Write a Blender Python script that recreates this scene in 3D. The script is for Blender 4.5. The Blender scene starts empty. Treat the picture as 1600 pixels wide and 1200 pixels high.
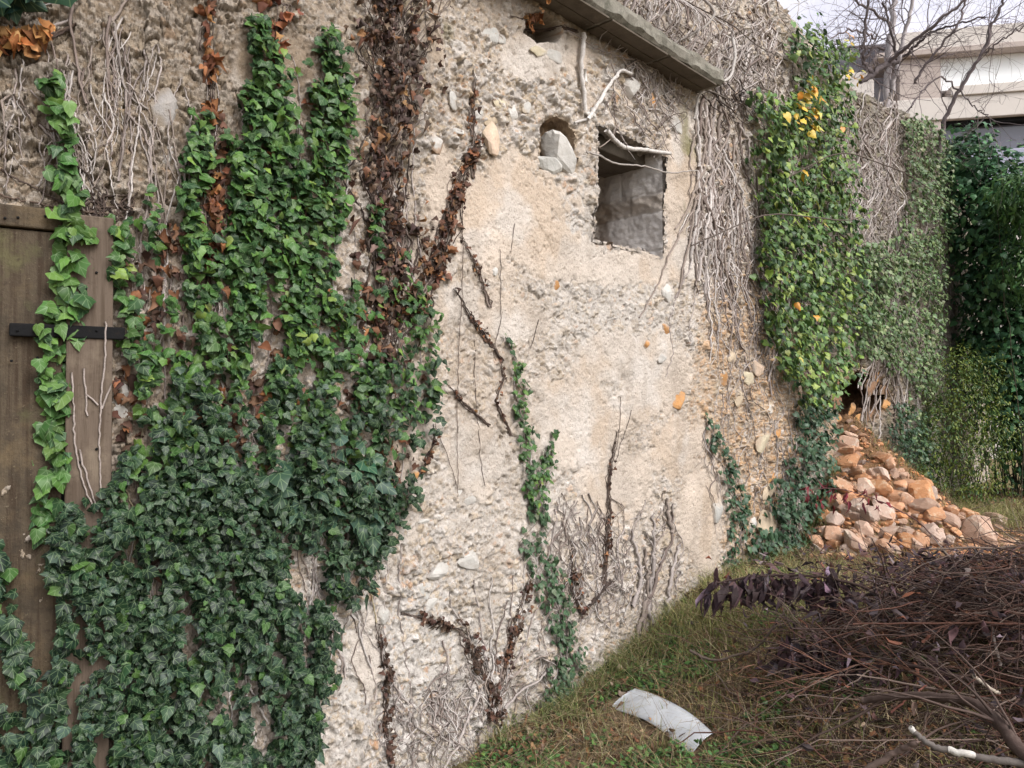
import bpy, bmesh, math, random
import numpy as np
from mathutils import Vector
R = math.radians
rng = np.random.default_rng(7)
random.seed(7)
scene = bpy.context.scene
C = scene.collection

# ------------------------------------------------------------------ camera, world, sun, exposure
F = 1155.0
EYE = np.array([0.0, 0.0, 1.7])
PITCH = math.atan(20 / F)
cam_data = bpy.data.cameras.new('camera'); cam = bpy.data.objects.new('camera', cam_data); C.objects.link(cam)
cam_data.sensor_width = 36; cam_data.lens = 36 * F / 1600; cam_data.clip_start = 0.05; cam_data.clip_end = 600
cam.location = EYE; cam.rotation_euler = (math.pi / 2 + PITCH, 0, 0)
scene.camera = cam
world = bpy.data.worlds.new('World'); scene.world = world; world.use_nodes = True
SUN_DIR = Vector((0.62, -0.62, 0.80)).normalized()
wn = world.node_tree.nodes; wl = world.node_tree.links
sky = wn.new('ShaderNodeTexSky'); sky.sky_type = 'NISHITA'; sky.sun_disc = False
sky.sun_elevation = math.asin(SUN_DIR.z); sky.sun_rotation = math.atan2(SUN_DIR.x, SUN_DIR.y)
sky.dust_density = 4.0; sky.air_density = 1.2; sky.ozone_density = 1.0
hsv = wn.new('ShaderNodeHueSaturation'); hsv.inputs['Saturation'].default_value = 0.30
wl.new(sky.outputs[0], hsv.inputs['Color'])
bg = wn['Background']; wl.new(hsv.outputs[0], bg.inputs['Color']); bg.inputs['Strength'].default_value = 0.13
sun_d = bpy.data.lights.new('sun', 'SUN'); sun_d.energy = 1.3; sun_d.angle = R(26); sun_d.color = (1.0, 0.97, 0.935)
sun = bpy.data.objects.new('sun', sun_d); C.objects.link(sun); sun.rotation_euler = SUN_DIR.to_track_quat('Z', 'Y').to_euler()
vs = scene.view_settings; vs.view_transform = 'Standard'; vs.look = 'None'; vs.gamma = 1; vs.exposure = 0.79

# ------------------------------------------------------------------ numeric helpers
def ss(a, b, x):
    t = np.clip((np.asarray(x, float) - a) / (b - a), 0, 1); return t * t * (3 - 2 * t)
def hsh(ix, iy, seed):
    h = (ix.astype(np.int64) * 374761393 + iy.astype(np.int64) * 668265263 + seed * 144269504) & 0xFFFFFFFF
    h = ((h ^ (h >> 13)) * 1274126177) & 0xFFFFFFFF
    h = ((h ^ (h >> 16)) * 2246822519) & 0xFFFFFFFF
    return ((h ^ (h >> 15)) & 0xFFFFFF) / float(0x1000000)
def vnoise(x, y, seed=0):
    x = np.asarray(x, float); y = np.asarray(y, float)
    ix = np.floor(x); iy = np.floor(y); fx = x - ix; fy = y - iy
    fx = fx * fx * (3 - 2 * fx); fy = fy * fy * (3 - 2 * fy)
    a = hsh(ix, iy, seed); b = hsh(ix + 1, iy, seed); c = hsh(ix, iy + 1, seed); d = hsh(ix + 1, iy + 1, seed)
    return (a * (1 - fx) + b * fx) * (1 - fy) + (c * (1 - fx) + d * fx) * fy
def fbm(x, y, seed=0, octv=4, gain=0.5):
    t = 0; a = 1; n = 0
    for k in range(octv):
        t = t + a * vnoise(x * 2 ** k + 17.3 * k, y * 2 ** k - 9.1 * k, seed + k); n += a; a *= gain
    return t / n
def worley(x, y, seed):
    ix = np.floor(x); iy = np.floor(y)
    f1 = np.full(x.shape, 9.0); f2 = np.full(x.shape, 9.0)
    cid = np.zeros(x.shape); cd = np.zeros(x.shape); vx = np.zeros(x.shape); vy = np.zeros(x.shape)
    for a in (-1, 0, 1):
        for b in (-1, 0, 1):
            cx = ix + a; cy = iy + b
            px = cx + hsh(cx, cy, seed); py = cy + hsh(cx, cy, seed + 1)
            dx = x - px; dy = y - py; d = np.sqrt(dx * dx + dy * dy)
            m = d < f1
            f2 = np.where(m, f1, np.minimum(f2, d)); f1 = np.where(m, d, f1)
            cid = np.where(m, hsh(cx, cy, seed + 2), cid); cd = np.where(m, hsh(cx, cy, seed + 3), cd)
            vx = np.where(m, dx, vx); vy = np.where(m, dy, vy)
    return f1, f2, cid, cd, vx, vy
def inpoly(u, v, poly):
    u = np.asarray(u, float); v = np.asarray(v, float); r = np.zeros(u.shape, bool); n = len(poly)
    for i in range(n):
        x1, y1 = poly[i][:2]; x2, y2 = poly[(i + 1) % n][:2]
        if y1 == y2: continue
        c = ((y1 > v) != (y2 > v)) & (u < (x2 - x1) * (v - y1) / (y2 - y1) + x1)
        r ^= c
    return r
def segdist(u, v, pts):
    """distance to a polyline of (u, v, half width), divided by the half width there"""
    best = np.full(np.shape(u), 99.0)
    for (x1, y1, w1), (x2, y2, w2) in zip(pts[:-1], pts[1:]):
        dx, dy = x2 - x1, y2 - y1; L = dx * dx + dy * dy + 1e-9
        t = np.clip(((u - x1) * dx + (v - y1) * dy) / L, 0, 1)
        d = np.hypot(u - x1 - t * dx, v - y1 - t * dy) / (w1 + t * (w2 - w1))
        best = np.minimum(best, d)
    return best
def ell(u, v, cx, cy, rx, ry, soft=0.5):
    d = np.hypot((u - cx) / rx, (v - cy) / ry); return 1 - ss(1 - soft, 1 + soft, d)
def ray(u, v):
    cx = (np.asarray(u, float) - 800) / F; cy = (600 - np.asarray(v, float)) / F
    c, s = math.cos(PITCH), math.sin(PITCH)
    return np.stack([cx, c - cy * s, s + cy * c], -1)
def at(u, v, Y):
    d = ray(u, v); return EYE + d * (np.asarray(Y, float) / d[..., 1])[..., None]
def pix(P):
    d = np.asarray(P, float) - EYE; c, s = math.cos(PITCH), math.sin(PITCH)
    f = d[..., 1] * c + d[..., 2] * s; up = -d[..., 1] * s + d[..., 2] * c
    return 800 + F * d[..., 0] / f, 600 - F * up / f

# ------------------------------------------------------------------ mesh + object helpers
def link(o, parent=None):
    C.objects.link(o)
    if parent is not None: o.parent = parent
    return o
def tag(o, label=None, cat=None, group=None, kind=None):
    if label: o['label'] = label
    if cat: o['category'] = cat
    if group: o['group'] = group
    if kind: o['kind'] = kind
    return o
def empty(name, loc, label, cat, group=None):
    o = bpy.data.objects.new(name, None); o.location = tuple(float(t) for t in loc); o.empty_display_size = 0.1; C.objects.link(o)
    return tag(o, label, cat, group)
def meshobj(name, V, Fc, mat, parent=None, cols=None, uv=None, smooth=False):
    """V (n,3) world coordinates, Fc (m,k) faces of equal size"""
    V = np.ascontiguousarray(V, np.float32); Fc = np.ascontiguousarray(Fc, np.int32)
    if parent is not None: V = V - np.array(parent.location, np.float32)
    k = Fc.shape[1]; me = bpy.data.meshes.new(name)
    me.vertices.add(len(V)); me.vertices.foreach_set('co', V.ravel())
    me.loops.add(Fc.size); me.loops.foreach_set('vertex_index', Fc.ravel())
    me.polygons.add(len(Fc)); me.polygons.foreach_set('loop_start', np.arange(0, Fc.size, k, dtype=np.int32))
    me.polygons.foreach_set('loop_total', np.full(len(Fc), k, np.int32))
    me.polygons.foreach_set('use_smooth', np.full(len(Fc), smooth, bool))
    me.update(calc_edges=True)
    if cols is not None:
        a = me.color_attributes.new('Col', 'FLOAT_COLOR', 'POINT')
        a.data.foreach_set('color', np.concatenate([cols, np.ones((len(V), 1))], 1).astype(np.float32).ravel())
    if uv is not None:
        l = me.uv_layers.new(name='UVMap'); l.data.foreach_set('uv', uv[Fc.ravel()].astype(np.float32).ravel())
    if isinstance(mat, (list, tuple)):
        for m in mat: me.materials.append(m)
    else: me.materials.append(mat)
    return link(bpy.data.objects.new(name, me), parent)
def tubes(paths, sides=5):
    """list of (points, radii) -> V, F"""
    Vs, Fs, off = [], [], 0
    ang = np.linspace(0, 2 * math.pi, sides, endpoint=False)
    for P, r in paths:
        P = np.asarray(P, float); n = len(P)
        if n < 2: continue
        r = np.broadcast_to(np.asarray(r, float), (n,))
        T = np.gradient(P, axis=0); T /= np.linalg.norm(T, axis=1, keepdims=True) + 1e-9
        ref = np.array([0.31, 0.9, 0.2]) if abs(T[:, 2]).mean() > 0.6 else np.array([0.1, 0.2, 1.0])
        A = np.cross(T, ref); A /= np.linalg.norm(A, axis=1, keepdims=True) + 1e-9
        B = np.cross(T, A)
        ring = P[:, None] + r[:, None, None] * (np.cos(ang)[None, :, None] * A[:, None] + np.sin(ang)[None, :, None] * B[:, None])
        Vs.append(ring.reshape(-1, 3))
        i = np.arange(n - 1)[:, None] * sides; j = np.arange(sides)[None]; jn = (j + 1) % sides
        q = np.stack([i + j, i + jn, i + sides + jn, i + sides + j], -1).reshape(-1, 4) + off
        Fs.append(q); 
        for base, sgn in ((0, 1), ((n - 1) * sides, -1)):
            for a in range(1, sides - 2, 2):
                f = [base, base + a, base + a + 1, base + a + 2] if a + 2 < sides else [base, base + a, base + a + 1, base + a + 1]
                Fs.append(np.array([f[::sgn]]) + off)
        off += n * sides
    return np.concatenate(Vs), np.concatenate(Fs)
def tube_obj(name, paths, mat, parent=None, sides=5, cols=None):
    V, Fq = tubes(paths, sides)
    if cols is not None:
        cols = np.concatenate([np.repeat(np.asarray(c)[None], len(p[0]) * sides, 0) for p, c in zip(paths, cols) if len(p[0]) > 1])
    return meshobj(name, V, Fq, mat, parent, cols=cols, smooth=True)
def boxmesh(P0, ax, ay, az, bev=0.0):
    """box from corner P0 with edge vectors"""
    P0, ax, ay, az = map(lambda t: np.asarray(t, float), (P0, ax, ay, az))
    V = np.array([P0 + i * ax + j * ay + k * az for i in (0, 1) for j in (0, 1) for k in (0, 1)])
    Fq = np.array([[0, 1, 3, 2], [4, 6, 7, 5], [0, 4, 5, 1], [2, 3, 7, 6], [0, 2, 6, 4], [1, 5, 7, 3]])
    return V, Fq
def join(parts):
    Vs, Fs, o = [], [], 0
    for V, f in parts: Vs.append(V); Fs.append(f + o); o += len(V)
    return np.concatenate(Vs), np.concatenate(Fs)
def bevel(o, w=0.01, seg=2):
    m = o.modifiers.new('bevel', 'BEVEL'); m.width = w; m.segments = seg; m.limit_method = 'ANGLE'; return o

# ------------------------------------------------------------------ materials
def mat(name, rough=0.85, spec=0.3, col=(0.3, 0.3, 0.3), attr=None, noise=(), bump=(), trans=0.0, veins=False, rnd=0.0):
    """attr: colour attribute; noise: (scale, colour, lo, hi) layers mixed in; bump: (scale, strength, distance) layers"""
    m = bpy.data.materials.new(name); m.use_nodes = True; nt = m.node_tree; N = nt.nodes; L = nt.links
    b = N['Principled BSDF']; b.inputs['Roughness'].default_value = rough; b.inputs['Specular IOR Level'].default_value = spec
    tc = N.new('ShaderNodeTexCoord')
    if attr:
        a = N.new('ShaderNodeAttribute'); a.attribute_name = attr; c = a.outputs['Color']
    else:
        rgb = N.new('ShaderNodeRGB'); rgb.outputs[0].default_value = (*col, 1); c = rgb.outputs[0]
    for sc, cc, lo, hi, st in noise:
        n = N.new('ShaderNodeTexNoise'); n.inputs['Detail'].default_value = 6; n.inputs['Roughness'].default_value = 0.65
        if isinstance(sc, tuple):
            mp = N.new('ShaderNodeMapping'); mp.inputs['Scale'].default_value = sc; L.new(tc.outputs['Object'], mp.inputs[0]); L.new(mp.outputs[0], n.inputs['Vector']); n.inputs['Scale'].default_value = 1
        else: L.new(tc.outputs['Object'], n.inputs['Vector']); n.inputs['Scale'].default_value = sc
        mr = N.new('ShaderNodeMapRange'); mr.inputs[1].default_value = lo; mr.inputs[2].default_value = hi; mr.inputs[4].default_value = st
        L.new(n.outputs[0], mr.inputs[0])
        mx = N.new('ShaderNodeMix'); mx.data_type = 'RGBA'; L.new(mr.outputs[0], mx.inputs[0]); L.new(c, mx.inputs[6]); mx.inputs[7].default_value = (*cc, 1); c = mx.outputs[2]
    if rnd:
        oi = N.new('ShaderNodeObjectInfo'); h = N.new('ShaderNodeHueSaturation')
        mr = N.new('ShaderNodeMapRange'); mr.inputs[3].default_value = 1 - rnd; mr.inputs[4].default_value = 1 + rnd; L.new(oi.outputs['Random'], mr.inputs[0]); L.new(mr.outputs[0], h.inputs['Value'])
        mm = N.new('ShaderNodeMath'); mm.operation = 'MULTIPLY'; mm.inputs[1].default_value = 7.31; L.new(oi.outputs['Random'], mm.inputs[0])
        fr = N.new('ShaderNodeMath'); fr.operation = 'FRACT'; L.new(mm.outputs[0], fr.inputs[0])
        m2 = N.new('ShaderNodeMapRange'); m2.inputs[3].default_value = 0.5; m2.inputs[4].default_value = 1.05; L.new(fr.outputs[0], m2.inputs[0]); L.new(m2.outputs[0], h.inputs['Saturation'])
        L.new(c, h.inputs['Color']); c = h.outputs[0]
    if veins:
        uvn = N.new('ShaderNodeUVMap'); uvn.uv_map = 'UVMap'; sp = N.new('ShaderNodeSeparateXYZ'); L.new(uvn.outputs[0], sp.inputs[0])
        def M(op, a, bb=None, cl=False):
            q = N.new('ShaderNodeMath'); q.operation = op; q.use_clamp = cl
            for i, t in enumerate((a, bb)):
                if t is None: continue
                if isinstance(t, (int, float)): q.inputs[i].default_value = t
                else: L.new(t, q.inputs[i])
            return q.outputs[0]
        ax = M('ABSOLUTE', sp.outputs[0]); y = sp.outputs[1]
        d1 = ax
        d2 = M('ABSOLUTE', M('SUBTRACT', M('MULTIPLY', ax, 0.57), M('MULTIPLY', y, 0.82)))
        d3 = M('ABSOLUTE', M('ADD', M('MULTIPLY', ax, 0.2), M('MULTIPLY', y, 0.98)))
        d4 = M('ABSOLUTE', M('SUBTRACT', M('MULTIPLY', ax, 0.8), M('MULTIPLY', M('SUBTRACT', y, 0.35), 0.6)))
        d = M('MINIMUM', M('MINIMUM', d1, d2), M('MINIMUM', d3, d4))
        vf = M('MULTIPLY', M('SUBTRACT', 1.0, M('DIVIDE', d, 0.026), True), veins)
        mx = N.new('ShaderNodeMix'); mx.data_type = 'RGBA'; L.new(vf, mx.inputs[0]); L.new(c, mx.inputs[6]); mx.inputs[7].default_value = (0.22, 0.31, 0.16, 1); c = mx.outputs[2]
    L.new(c, b.inputs['Base Color'])
    nrm = None
    for sc, st, di in bump:
        n = N.new('ShaderNodeTexNoise'); n.inputs['Detail'].default_value = 5; n.inputs['Roughness'].default_value = 0.65
        if isinstance(sc, tuple):
            mp = N.new('ShaderNodeMapping'); mp.inputs['Scale'].default_value = sc; L.new(tc.outputs['Object'], mp.inputs[0]); L.new(mp.outputs[0], n.inputs['Vector']); n.inputs['Scale'].default_value = 1
        else: L.new(tc.outputs['Object'], n.inputs['Vector']); n.inputs['Scale'].default_value = sc
        bp = N.new('ShaderNodeBump'); bp.inputs['Strength'].default_value = st; bp.inputs['Distance'].default_value = di; L.new(n.outputs[0], bp.inputs['Height'])
        if nrm: L.new(nrm, bp.inputs['Normal'])
        nrm = bp.outputs[0]
    if nrm: L.new(nrm, b.inputs['Normal'])
    if trans:
        t = N.new('ShaderNodeBsdfTranslucent'); L.new(c, t.inputs[0]); mxs = N.new('ShaderNodeMixShader'); mxs.inputs[0].default_value = trans
        L.new(b.outputs[0], mxs.inputs[1]); L.new(t.outputs[0], mxs.inputs[2]); L.new(mxs.outputs[0], N['Material Output'].inputs[0])
    return m
M_wall = mat('rubble_wall', 0.92, 0.15, attr='Col', noise=((60, (0.58, 0.54, 0.49), 0.54, 0.75, 0.4), (110, (0.13, 0.10, 0.08), 0.55, 0.68, 0.65), (30, (0.22, 0.17, 0.125), 0.60, 0.72, 0.45)), bump=((80, 0.85, 0.010), (220, 0.6, 0.004)))
M_conc = mat('old_concrete', 0.9, 0.2, col=(0.22, 0.205, 0.175), noise=((9, (0.08, 0.077, 0.06), 0.46, 0.62, 0.85), (30, (0.30, 0.285, 0.24), 0.5, 0.7, 0.6), (70, (0.07, 0.06, 0.045), 0.6, 0.75, 0.6)), bump=((40, 0.5, 0.01), (160, 0.5, 0.004)))
M_jamb = mat('grey_concrete', 0.9, 0.2, col=(0.36, 0.34, 0.34), noise=((14, (0.22, 0.20, 0.19), 0.45, 0.7, 0.7), (60, (0.45, 0.43, 0.42), 0.55, 0.75, 0.5)), bump=((25, 0.6, 0.012), (120, 0.4, 0.004)))
M_reveal = mat('reveal_rubble', 0.95, 0.1, col=(0.36, 0.32, 0.29), noise=((25, (0.20, 0.17, 0.14), 0.45, 0.65, 0.8),), bump=((30, 0.9, 0.02), (90, 0.6, 0.008)))
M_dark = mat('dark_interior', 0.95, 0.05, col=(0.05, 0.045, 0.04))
M_soffit = mat('soffit_boards', 0.9, 0.15, col=(0.125, 0.105, 0.085), noise=((6, (0.06, 0.05, 0.04), 0.45, 0.7, 0.8), (50, (0.19, 0.16, 0.13), 0.55, 0.75, 0.6)), bump=((40, 0.5, 0.006),))
M_wstone = mat('pale_stone', 0.88, 0.2, attr='Col', noise=((22, (0.30, 0.26, 0.22), 0.5, 0.75, 0.5),), bump=((30, 0.5, 0.012), (120, 0.4, 0.004)))
M_leaf = mat('ivy_leaf', 0.46, 0.30, attr='Col', veins=0.55, trans=0.10, noise=((30, (.02, .05, .015), .5, .75, .35),))
M_leaf_far = mat('ivy_leaf_small', 0.42, 0.32, attr='Col', trans=0.12)
M_dead = mat('withered_leaf', 0.7, 0.2, attr='Col', trans=0.08)
M_stem = mat('woody_stem', 0.88, 0.2, attr='Col', noise=((70, (0.13, 0.10, 0.085), 0.5, 0.72, 0.6),), bump=((120, 0.6, 0.004),))
M_wood = mat('door_wood', 0.85, 0.2, col=(0.082, 0.063, 0.044), noise=(((55, 55, 2.2), (0.045, 0.03, 0.02), 0.46, 0.60, 0.9), (5, (0.135, 0.098, 0.056), 0.5, 0.68, 0.75), (14, (.04, .032, .024), .48, .66, .8), (7, (.12, .11, .055), .55, .7, .7), (45, (0.045, 0.032, 0.022), 0.56, 0.7, 0.8), (90, (0.30, 0.255, 0.18), 0.62, 0.75, 0.5)), bump=(((60, 60, 5), 0.6, 0.006), (90, 0.7, 0.006)))
M_post = mat('door_post_wood', 0.85, 0.2, col=(0.125, 0.095, 0.074), noise=(((45, 45, 2.5), (0.07, 0.05, 0.036), 0.45, 0.65, 0.8), (8, (0.20, 0.16, 0.12), 0.52, 0.7, 0.7), (70, (0.06, 0.045, 0.032), 0.58, 0.72, 0.7)), bump=(((60, 60, 4), 0.7, 0.006),))
M_iron = mat('black_iron', 0.85, 0.12, col=(0.010, 0.010, 0.011), noise=((40, (0.03, 0.022, 0.016), 0.55, 0.75, 0.6),), bump=((60, 0.4, 0.004),))
M_ground = mat('earth', 0.95, 0.1, attr='Col', noise=((12, (0.13, 0.095, 0.06), 0.5, 0.7, 0.6), (70, (0.34, 0.26, 0.17), 0.55, 0.75, 0.6)), bump=((30, 0.8, 0.03), (120, 0.6, 0.01)))
M_rock = mat('tan_limestone', 0.9, 0.2, col=(0.46, 0.235, 0.125), noise=((2.5, (0.56, 0.44, 0.32), 0.51, 0.64, 0.8), (3, (0.42, 0.18, 0.075), 0.53, 0.66, 0.75), (50, (0.22, 0.15, 0.10), 0.58, 0.75, 0.5)), bump=((14, 0.35, 0.02), (70, 0.5, 0.008)), rnd=0.28)
M_grass = mat('grass_blade', 0.6, 0.25, attr='Col', trans=0.2)
M_plastic = mat('white_sheet', 0.45, 0.4, col=(0.68, 0.71, 0.76), noise=((6, (0.52, 0.54, 0.58), 0.45, 0.7, 0.8), (18, (0.36, 0.33, 0.28), 0.58, 0.72, 0.6), ((120, 15, 40), (0.25, 0.23, 0.20), 0.64, 0.72, 0.6)), bump=((9, 0.06, 0.004),))

# ------------------------------------------------------------------ plan of the wall: a gently curved line, parameter s along it
TH = math.atan2(1.0, 0.952)
sv = np.concatenate([np.arange(-4.0, 12.5, 0.01)])
head = np.where(sv > -0.9, TH, TH + (TH - R(30)) * np.clip((sv + 0.9) / 1.1, -1, 0))
i0 = int(np.argmin(abs(sv)))
px_ = np.cumsum(np.cos(head)) * 0.01; py_ = np.cumsum(np.sin(head)) * 0.01
px_ -= px_[i0]; py_ += 3.84 - py_[i0]
ratio = px_ / py_
def plan(s):
    return np.stack([np.interp(s, sv, px_), np.interp(s, sv, py_)], -1)
def wnormal(s):
    h = np.interp(s, sv, head); return np.stack([np.sin(h), -np.cos(h), np.zeros_like(h)], -1)
def sz(u, v):
    d = ray(u, v); s = np.interp(d[..., 0] / d[..., 1], ratio, sv)
    Y = np.interp(s, sv, py_); return s, EYE[2] + Y * d[..., 2] / d[..., 1]
def uv_of(s, z):
    p = plan(s); return pix(np.concatenate([p, np.asarray(z, float)[..., None]], -1))
TOPV = [(-800, -190), (880, -300), (1180, -60), (1215, 0), (1240, 32), (1262, 60), (1290, 105), (1330, 140), (1400, 176), (1440, 190), (1480, 208), (1540, 235), (1600, 260)]

# wall height field on a (u, z) grid
NU, NZ = 1500, 900
UG = np.linspace(-330, 1545, NU); ZG = np.linspace(-0.5, 5.3, NZ)
SG = np.interp((UG - 800) / F, ratio, sv)
WIN = [(930, 196), (985, 216), (1040, 246), (1037, 300), (1036, 403), (1000, 392), (960, 382), (926, 374), (929, 330), (934, 290), (933, 240)]
NICHE = [(848, 186), (868, 176), (893, 186), (903, 206), (906, 245), (900, 268), (848, 266), (843, 225)]
HOLE = [(1300, 604), (1318, 590), (1345, 572), (1378, 580), (1393, 612), (1390, 640), (1352, 668), (1340, 700), (1296, 700), (1312, 640)]
TOPHOLE = [(820, 22), (850, 20), (876, 40), (870, 62), (840, 66), (822, 50)]
PLASTER = [(790, 330, 95, 75), (668, 72, 26, 45), (850, 90, 70, 40), (1062, 300, 26, 130), (985, 418, 110, 24), (1020, 590, 50, 60), (900, 660, 75, 60), (1098, 810, 40, 90), (612, 710, 34, 60), (575, 1010, 28, 70), (730, 480, 45, 30), (690, 300, 24, 60), (800, 505, 55, 25), (960, 560, 60, 35), (420, 100, 60, 70), (1060, 700, 40, 50), (655, 430, 20, 60), (960, 760, 50, 60), (740, 720, 40, 50), (880, 400, 60, 35)]
def fields(s, z, u, v):
    wx = s + 0.05 * (fbm(s * 9, z * 9, 3) - .5) + .014 * (fbm(s * 48, z * 48, 33, 2) - .5); wz = z + 0.05 * (fbm(s * 9, z * 9, 31) - .5) + .014 * (fbm(s * 48, z * 48, 34, 2) - .5)
    n1 = fbm(s * 5, z * 5, 50, 5); n2 = fbm(s * 22, z * 22, 60, 4)
    pl = np.zeros(s.shape)
    for cx, cy, rx, ry in PLASTER: pl = np.maximum(pl, ell(u, v, cx, cy, rx * 1.1, ry * 1.1, 0.55))
    pl = ss(0.40, 0.66, pl * 0.72 + 0.60 * (n1 - .5) + 0.75 * (n2 - .5) + 0.06 + .13 * ell(u, v, 860, 560, 260, 330, .5))
    coarse = np.maximum.reduce([ell(u, v, 790, 170, 130, 100, .5), ell(u, v, 1165, 660, 75, 230, .4), 0.75 * ell(u, v, 230, 150, 330, 220, .4), 0.8 * ell(u, v, 690, 910, 100, 90, .6), ell(u, v, 1380, 400, 120, 400, .4) * .8, .8 * ell(u, v, 1040, 130, 90, 70, .5), .7 * ell(u, v, 640, 1130, 190, 110, .5), .6 * ell(u, v, 905, 330, 40, 120, .5), 0.45 + 0 * u])
    coarse = coarse * (1 - pl)
    h = 0.05 * (fbm(s * 1.3, z * 1.3, 5, 3) - .5) + 0.035 * (n1 - .5)
    center = ell(u, v, 860, 600, 260, 330, .45); am = .84 - .36 * center
    cols = np.empty(s.shape + (3,))
    brown = np.maximum(ell(u, v, 200, 160, 420, 280, .5), .9 * ell(u, v, 60, 900, 300, 500, .4)); white = np.maximum.reduce([ell(u, v, 680, 1060, 240, 190, .5), ell(u, v, 920, 340, 45, 90, .6), .8 * ell(u, v, 960, 500, 120, 110, .6), .6 * ell(u, v, 800, 780, 200, 120, .6)])
    orange = np.maximum(ell(u, v, 1165, 640, 80, 220, .5), ell(u, v, 1330, 640, 90, 80, .4))
    grey = ell(u, v, 1420, 400, 140, 420, .3)
    mort = np.array([.46, .39, .33]) * np.ones(s.shape + (3,))
    def mixc(c, t, k): return c + (np.asarray(k) - c) * t[..., None]
    mort = mixc(mort, brown * .95, (.195, .15, .108)); mort = mixc(mort, white * .8, (.49, .465, .445)); mort = mixc(mort, orange * .6, (.36, .255, .17)); mort = mixc(mort, grey * .9, (.155, .138, .115))
    cols[:] = mort
    # aggregate, three sizes
    for sc, amp, pr, seed in ((10, .030, 0.15, 100), (20, .021, 0.40, 200), (38, .0125, 0.46, 300), (75, .0065, 0.5, 400)):
        f1, f2, ci, cd, vx, vy = worley(wx * sc, wz * sc * 1.2, seed)
        on = ci < pr * (0.30 + 1.0 * coarse) if sc < 30 else ci < pr * (0.55 + .5 * coarse)
        plk = 1 - pl * (0.95 if sc < 30 else .80)
        edge = ss(0.02, 0.13, f2 - f1) * on * plk * am
        rim = (1 - ss(0.0, .10, f2 - f1)) * on * plk * am
        k1 = np.floor(ci * 9999); k2 = np.floor(cd * 9999)
        tilt = (hsh(k1, k2, 5) - .5) * vx + (hsh(k1, k2, 6) - .5) * vy; ridge = -abs((hsh(k1, k2, 7) - .5) * vx + (hsh(k1, k2, 9) - .5) * vy)
        h = h + amp * edge * (0.40 + .55 * cd + 1.7 * tilt + 1.2 * ridge) - amp * .45 * rim
        r3 = hsh(np.floor(ci * 99999), np.floor(cd * 99999), 8)
        st = np.array([.54, .505, .48]) * (0.62 + .62 * cd)[..., None]
        st = np.where((r3 < .30)[..., None], np.array([.45, .36, .26]) * (.7 + .5 * cd)[..., None], st)
        st = np.where(((r3 > .30) & (r3 < .42))[..., None], np.array([.36, .33, .31]) * (.7 + .5 * cd)[..., None], st)
        st = np.where((r3 > .965)[..., None], np.array([.44, .24, .12]), st)
        st = np.where(((r3 > .55) & (orange > .35))[..., None], np.array([.45, .27, .14]) * (.7 + .5 * cd)[..., None], st)
        st = mixc(st, brown * .72, (.25, .205, .16)); st = mixc(st, grey * .75, (.20, .18, .155))
        cols = cols + (st - cols) * (edge * (.85 if sc < 30 else .75))[..., None]
    # pits between the aggregate
    f1, f2, ci, cd, vx, vy = worley(wx * 30 + 7, wz * 30, 500)
    pit = (1 - ss(.10, .30, f1)) * (ci < .16) * (1 - pl * .7)
    crk = 1 - ss(.004, .016, abs(fbm(wx * 7, wz * 5, 520, 4) - .5)); crk = crk * ss(.5, .62, fbm(s * 3, z * 3, 530, 2)) * .8
    h = h - .020 * pit - .010 * crk
    cols = mixc(cols, np.maximum(pit * .35, crk * .4), (.20, .16, .12))
    h = h + .006 * pl + .018 * (n2 - .5) * (1 - .75 * pl) + .007 * (fbm(s * 70, z * 70, 77, 2) - .5)
    plc = mixc(np.array([.53, .448, .38]) * (0.74 + .48 * n1)[..., None], brown * .95, (.225, .17, .118)); plc = mixc(plc, white * .55, (.50, .465, .435))
    plc = mixc(plc, ss(.52, .68, fbm(s * 4, z * 2.2, 90, 4)) * .5, (.47, .36, .265)); plc = mixc(plc, ss(.54, .7, fbm(s * 3, z * 3, 95, 5)) * .7, (.57, .53, .50))
    cols = cols + (plc - cols) * (pl * .9)[..., None]
    moss = ss(.55, .7, fbm(s * 7, z * 3.5, 120, 5)) * np.maximum.reduce([ell(u, v, 225, 90, 50, 110, .6), ell(u, v, 1075, 250, 14, 90, .6), .6 * grey, .8 * ell(u, v, 740, 20, 150, 40, .6)])
    cols = mixc(cols, moss * .8, (.15, .14, .05))
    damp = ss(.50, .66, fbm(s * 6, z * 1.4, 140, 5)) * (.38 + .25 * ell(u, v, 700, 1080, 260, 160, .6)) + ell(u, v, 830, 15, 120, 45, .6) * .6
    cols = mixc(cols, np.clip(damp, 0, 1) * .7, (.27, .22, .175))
    return h, np.clip(cols, .02, .8)
ug, zg = np.meshgrid(UG, ZG, indexing='ij'); sg = np.repeat(SG[:, None], NZ, 1)
vgu, vg = uv_of(sg, zg)
HG, COL = fields(sg, zg, ug, vg)
def soft_poly(poly, u, v, k):
    inside = inpoly(u, v, poly).astype(float)
    for _ in range(k):
        inside[1:-1, 1:-1] = (inside[1:-1, 1:-1] * 2 + inside[:-2, 1:-1] + inside[2:, 1:-1] + inside[1:-1, :-2] + inside[1:-1, 2:]) / 6
    return inside
jit = 14 * (fbm(sg * 14, zg * 14, 210, 3) - .5)
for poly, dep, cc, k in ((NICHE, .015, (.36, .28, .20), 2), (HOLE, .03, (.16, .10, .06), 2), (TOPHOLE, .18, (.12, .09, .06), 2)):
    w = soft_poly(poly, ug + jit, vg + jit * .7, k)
    HG -= dep * w * (0.75 + .5 * fbm(sg * 16, zg * 16, 220, 3)); COL += (np.array(cc) * (.7 + .6 * fbm(sg * 12, zg * 12, 230, 3))[..., None] - COL) * (w * .8)[..., None]
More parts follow.
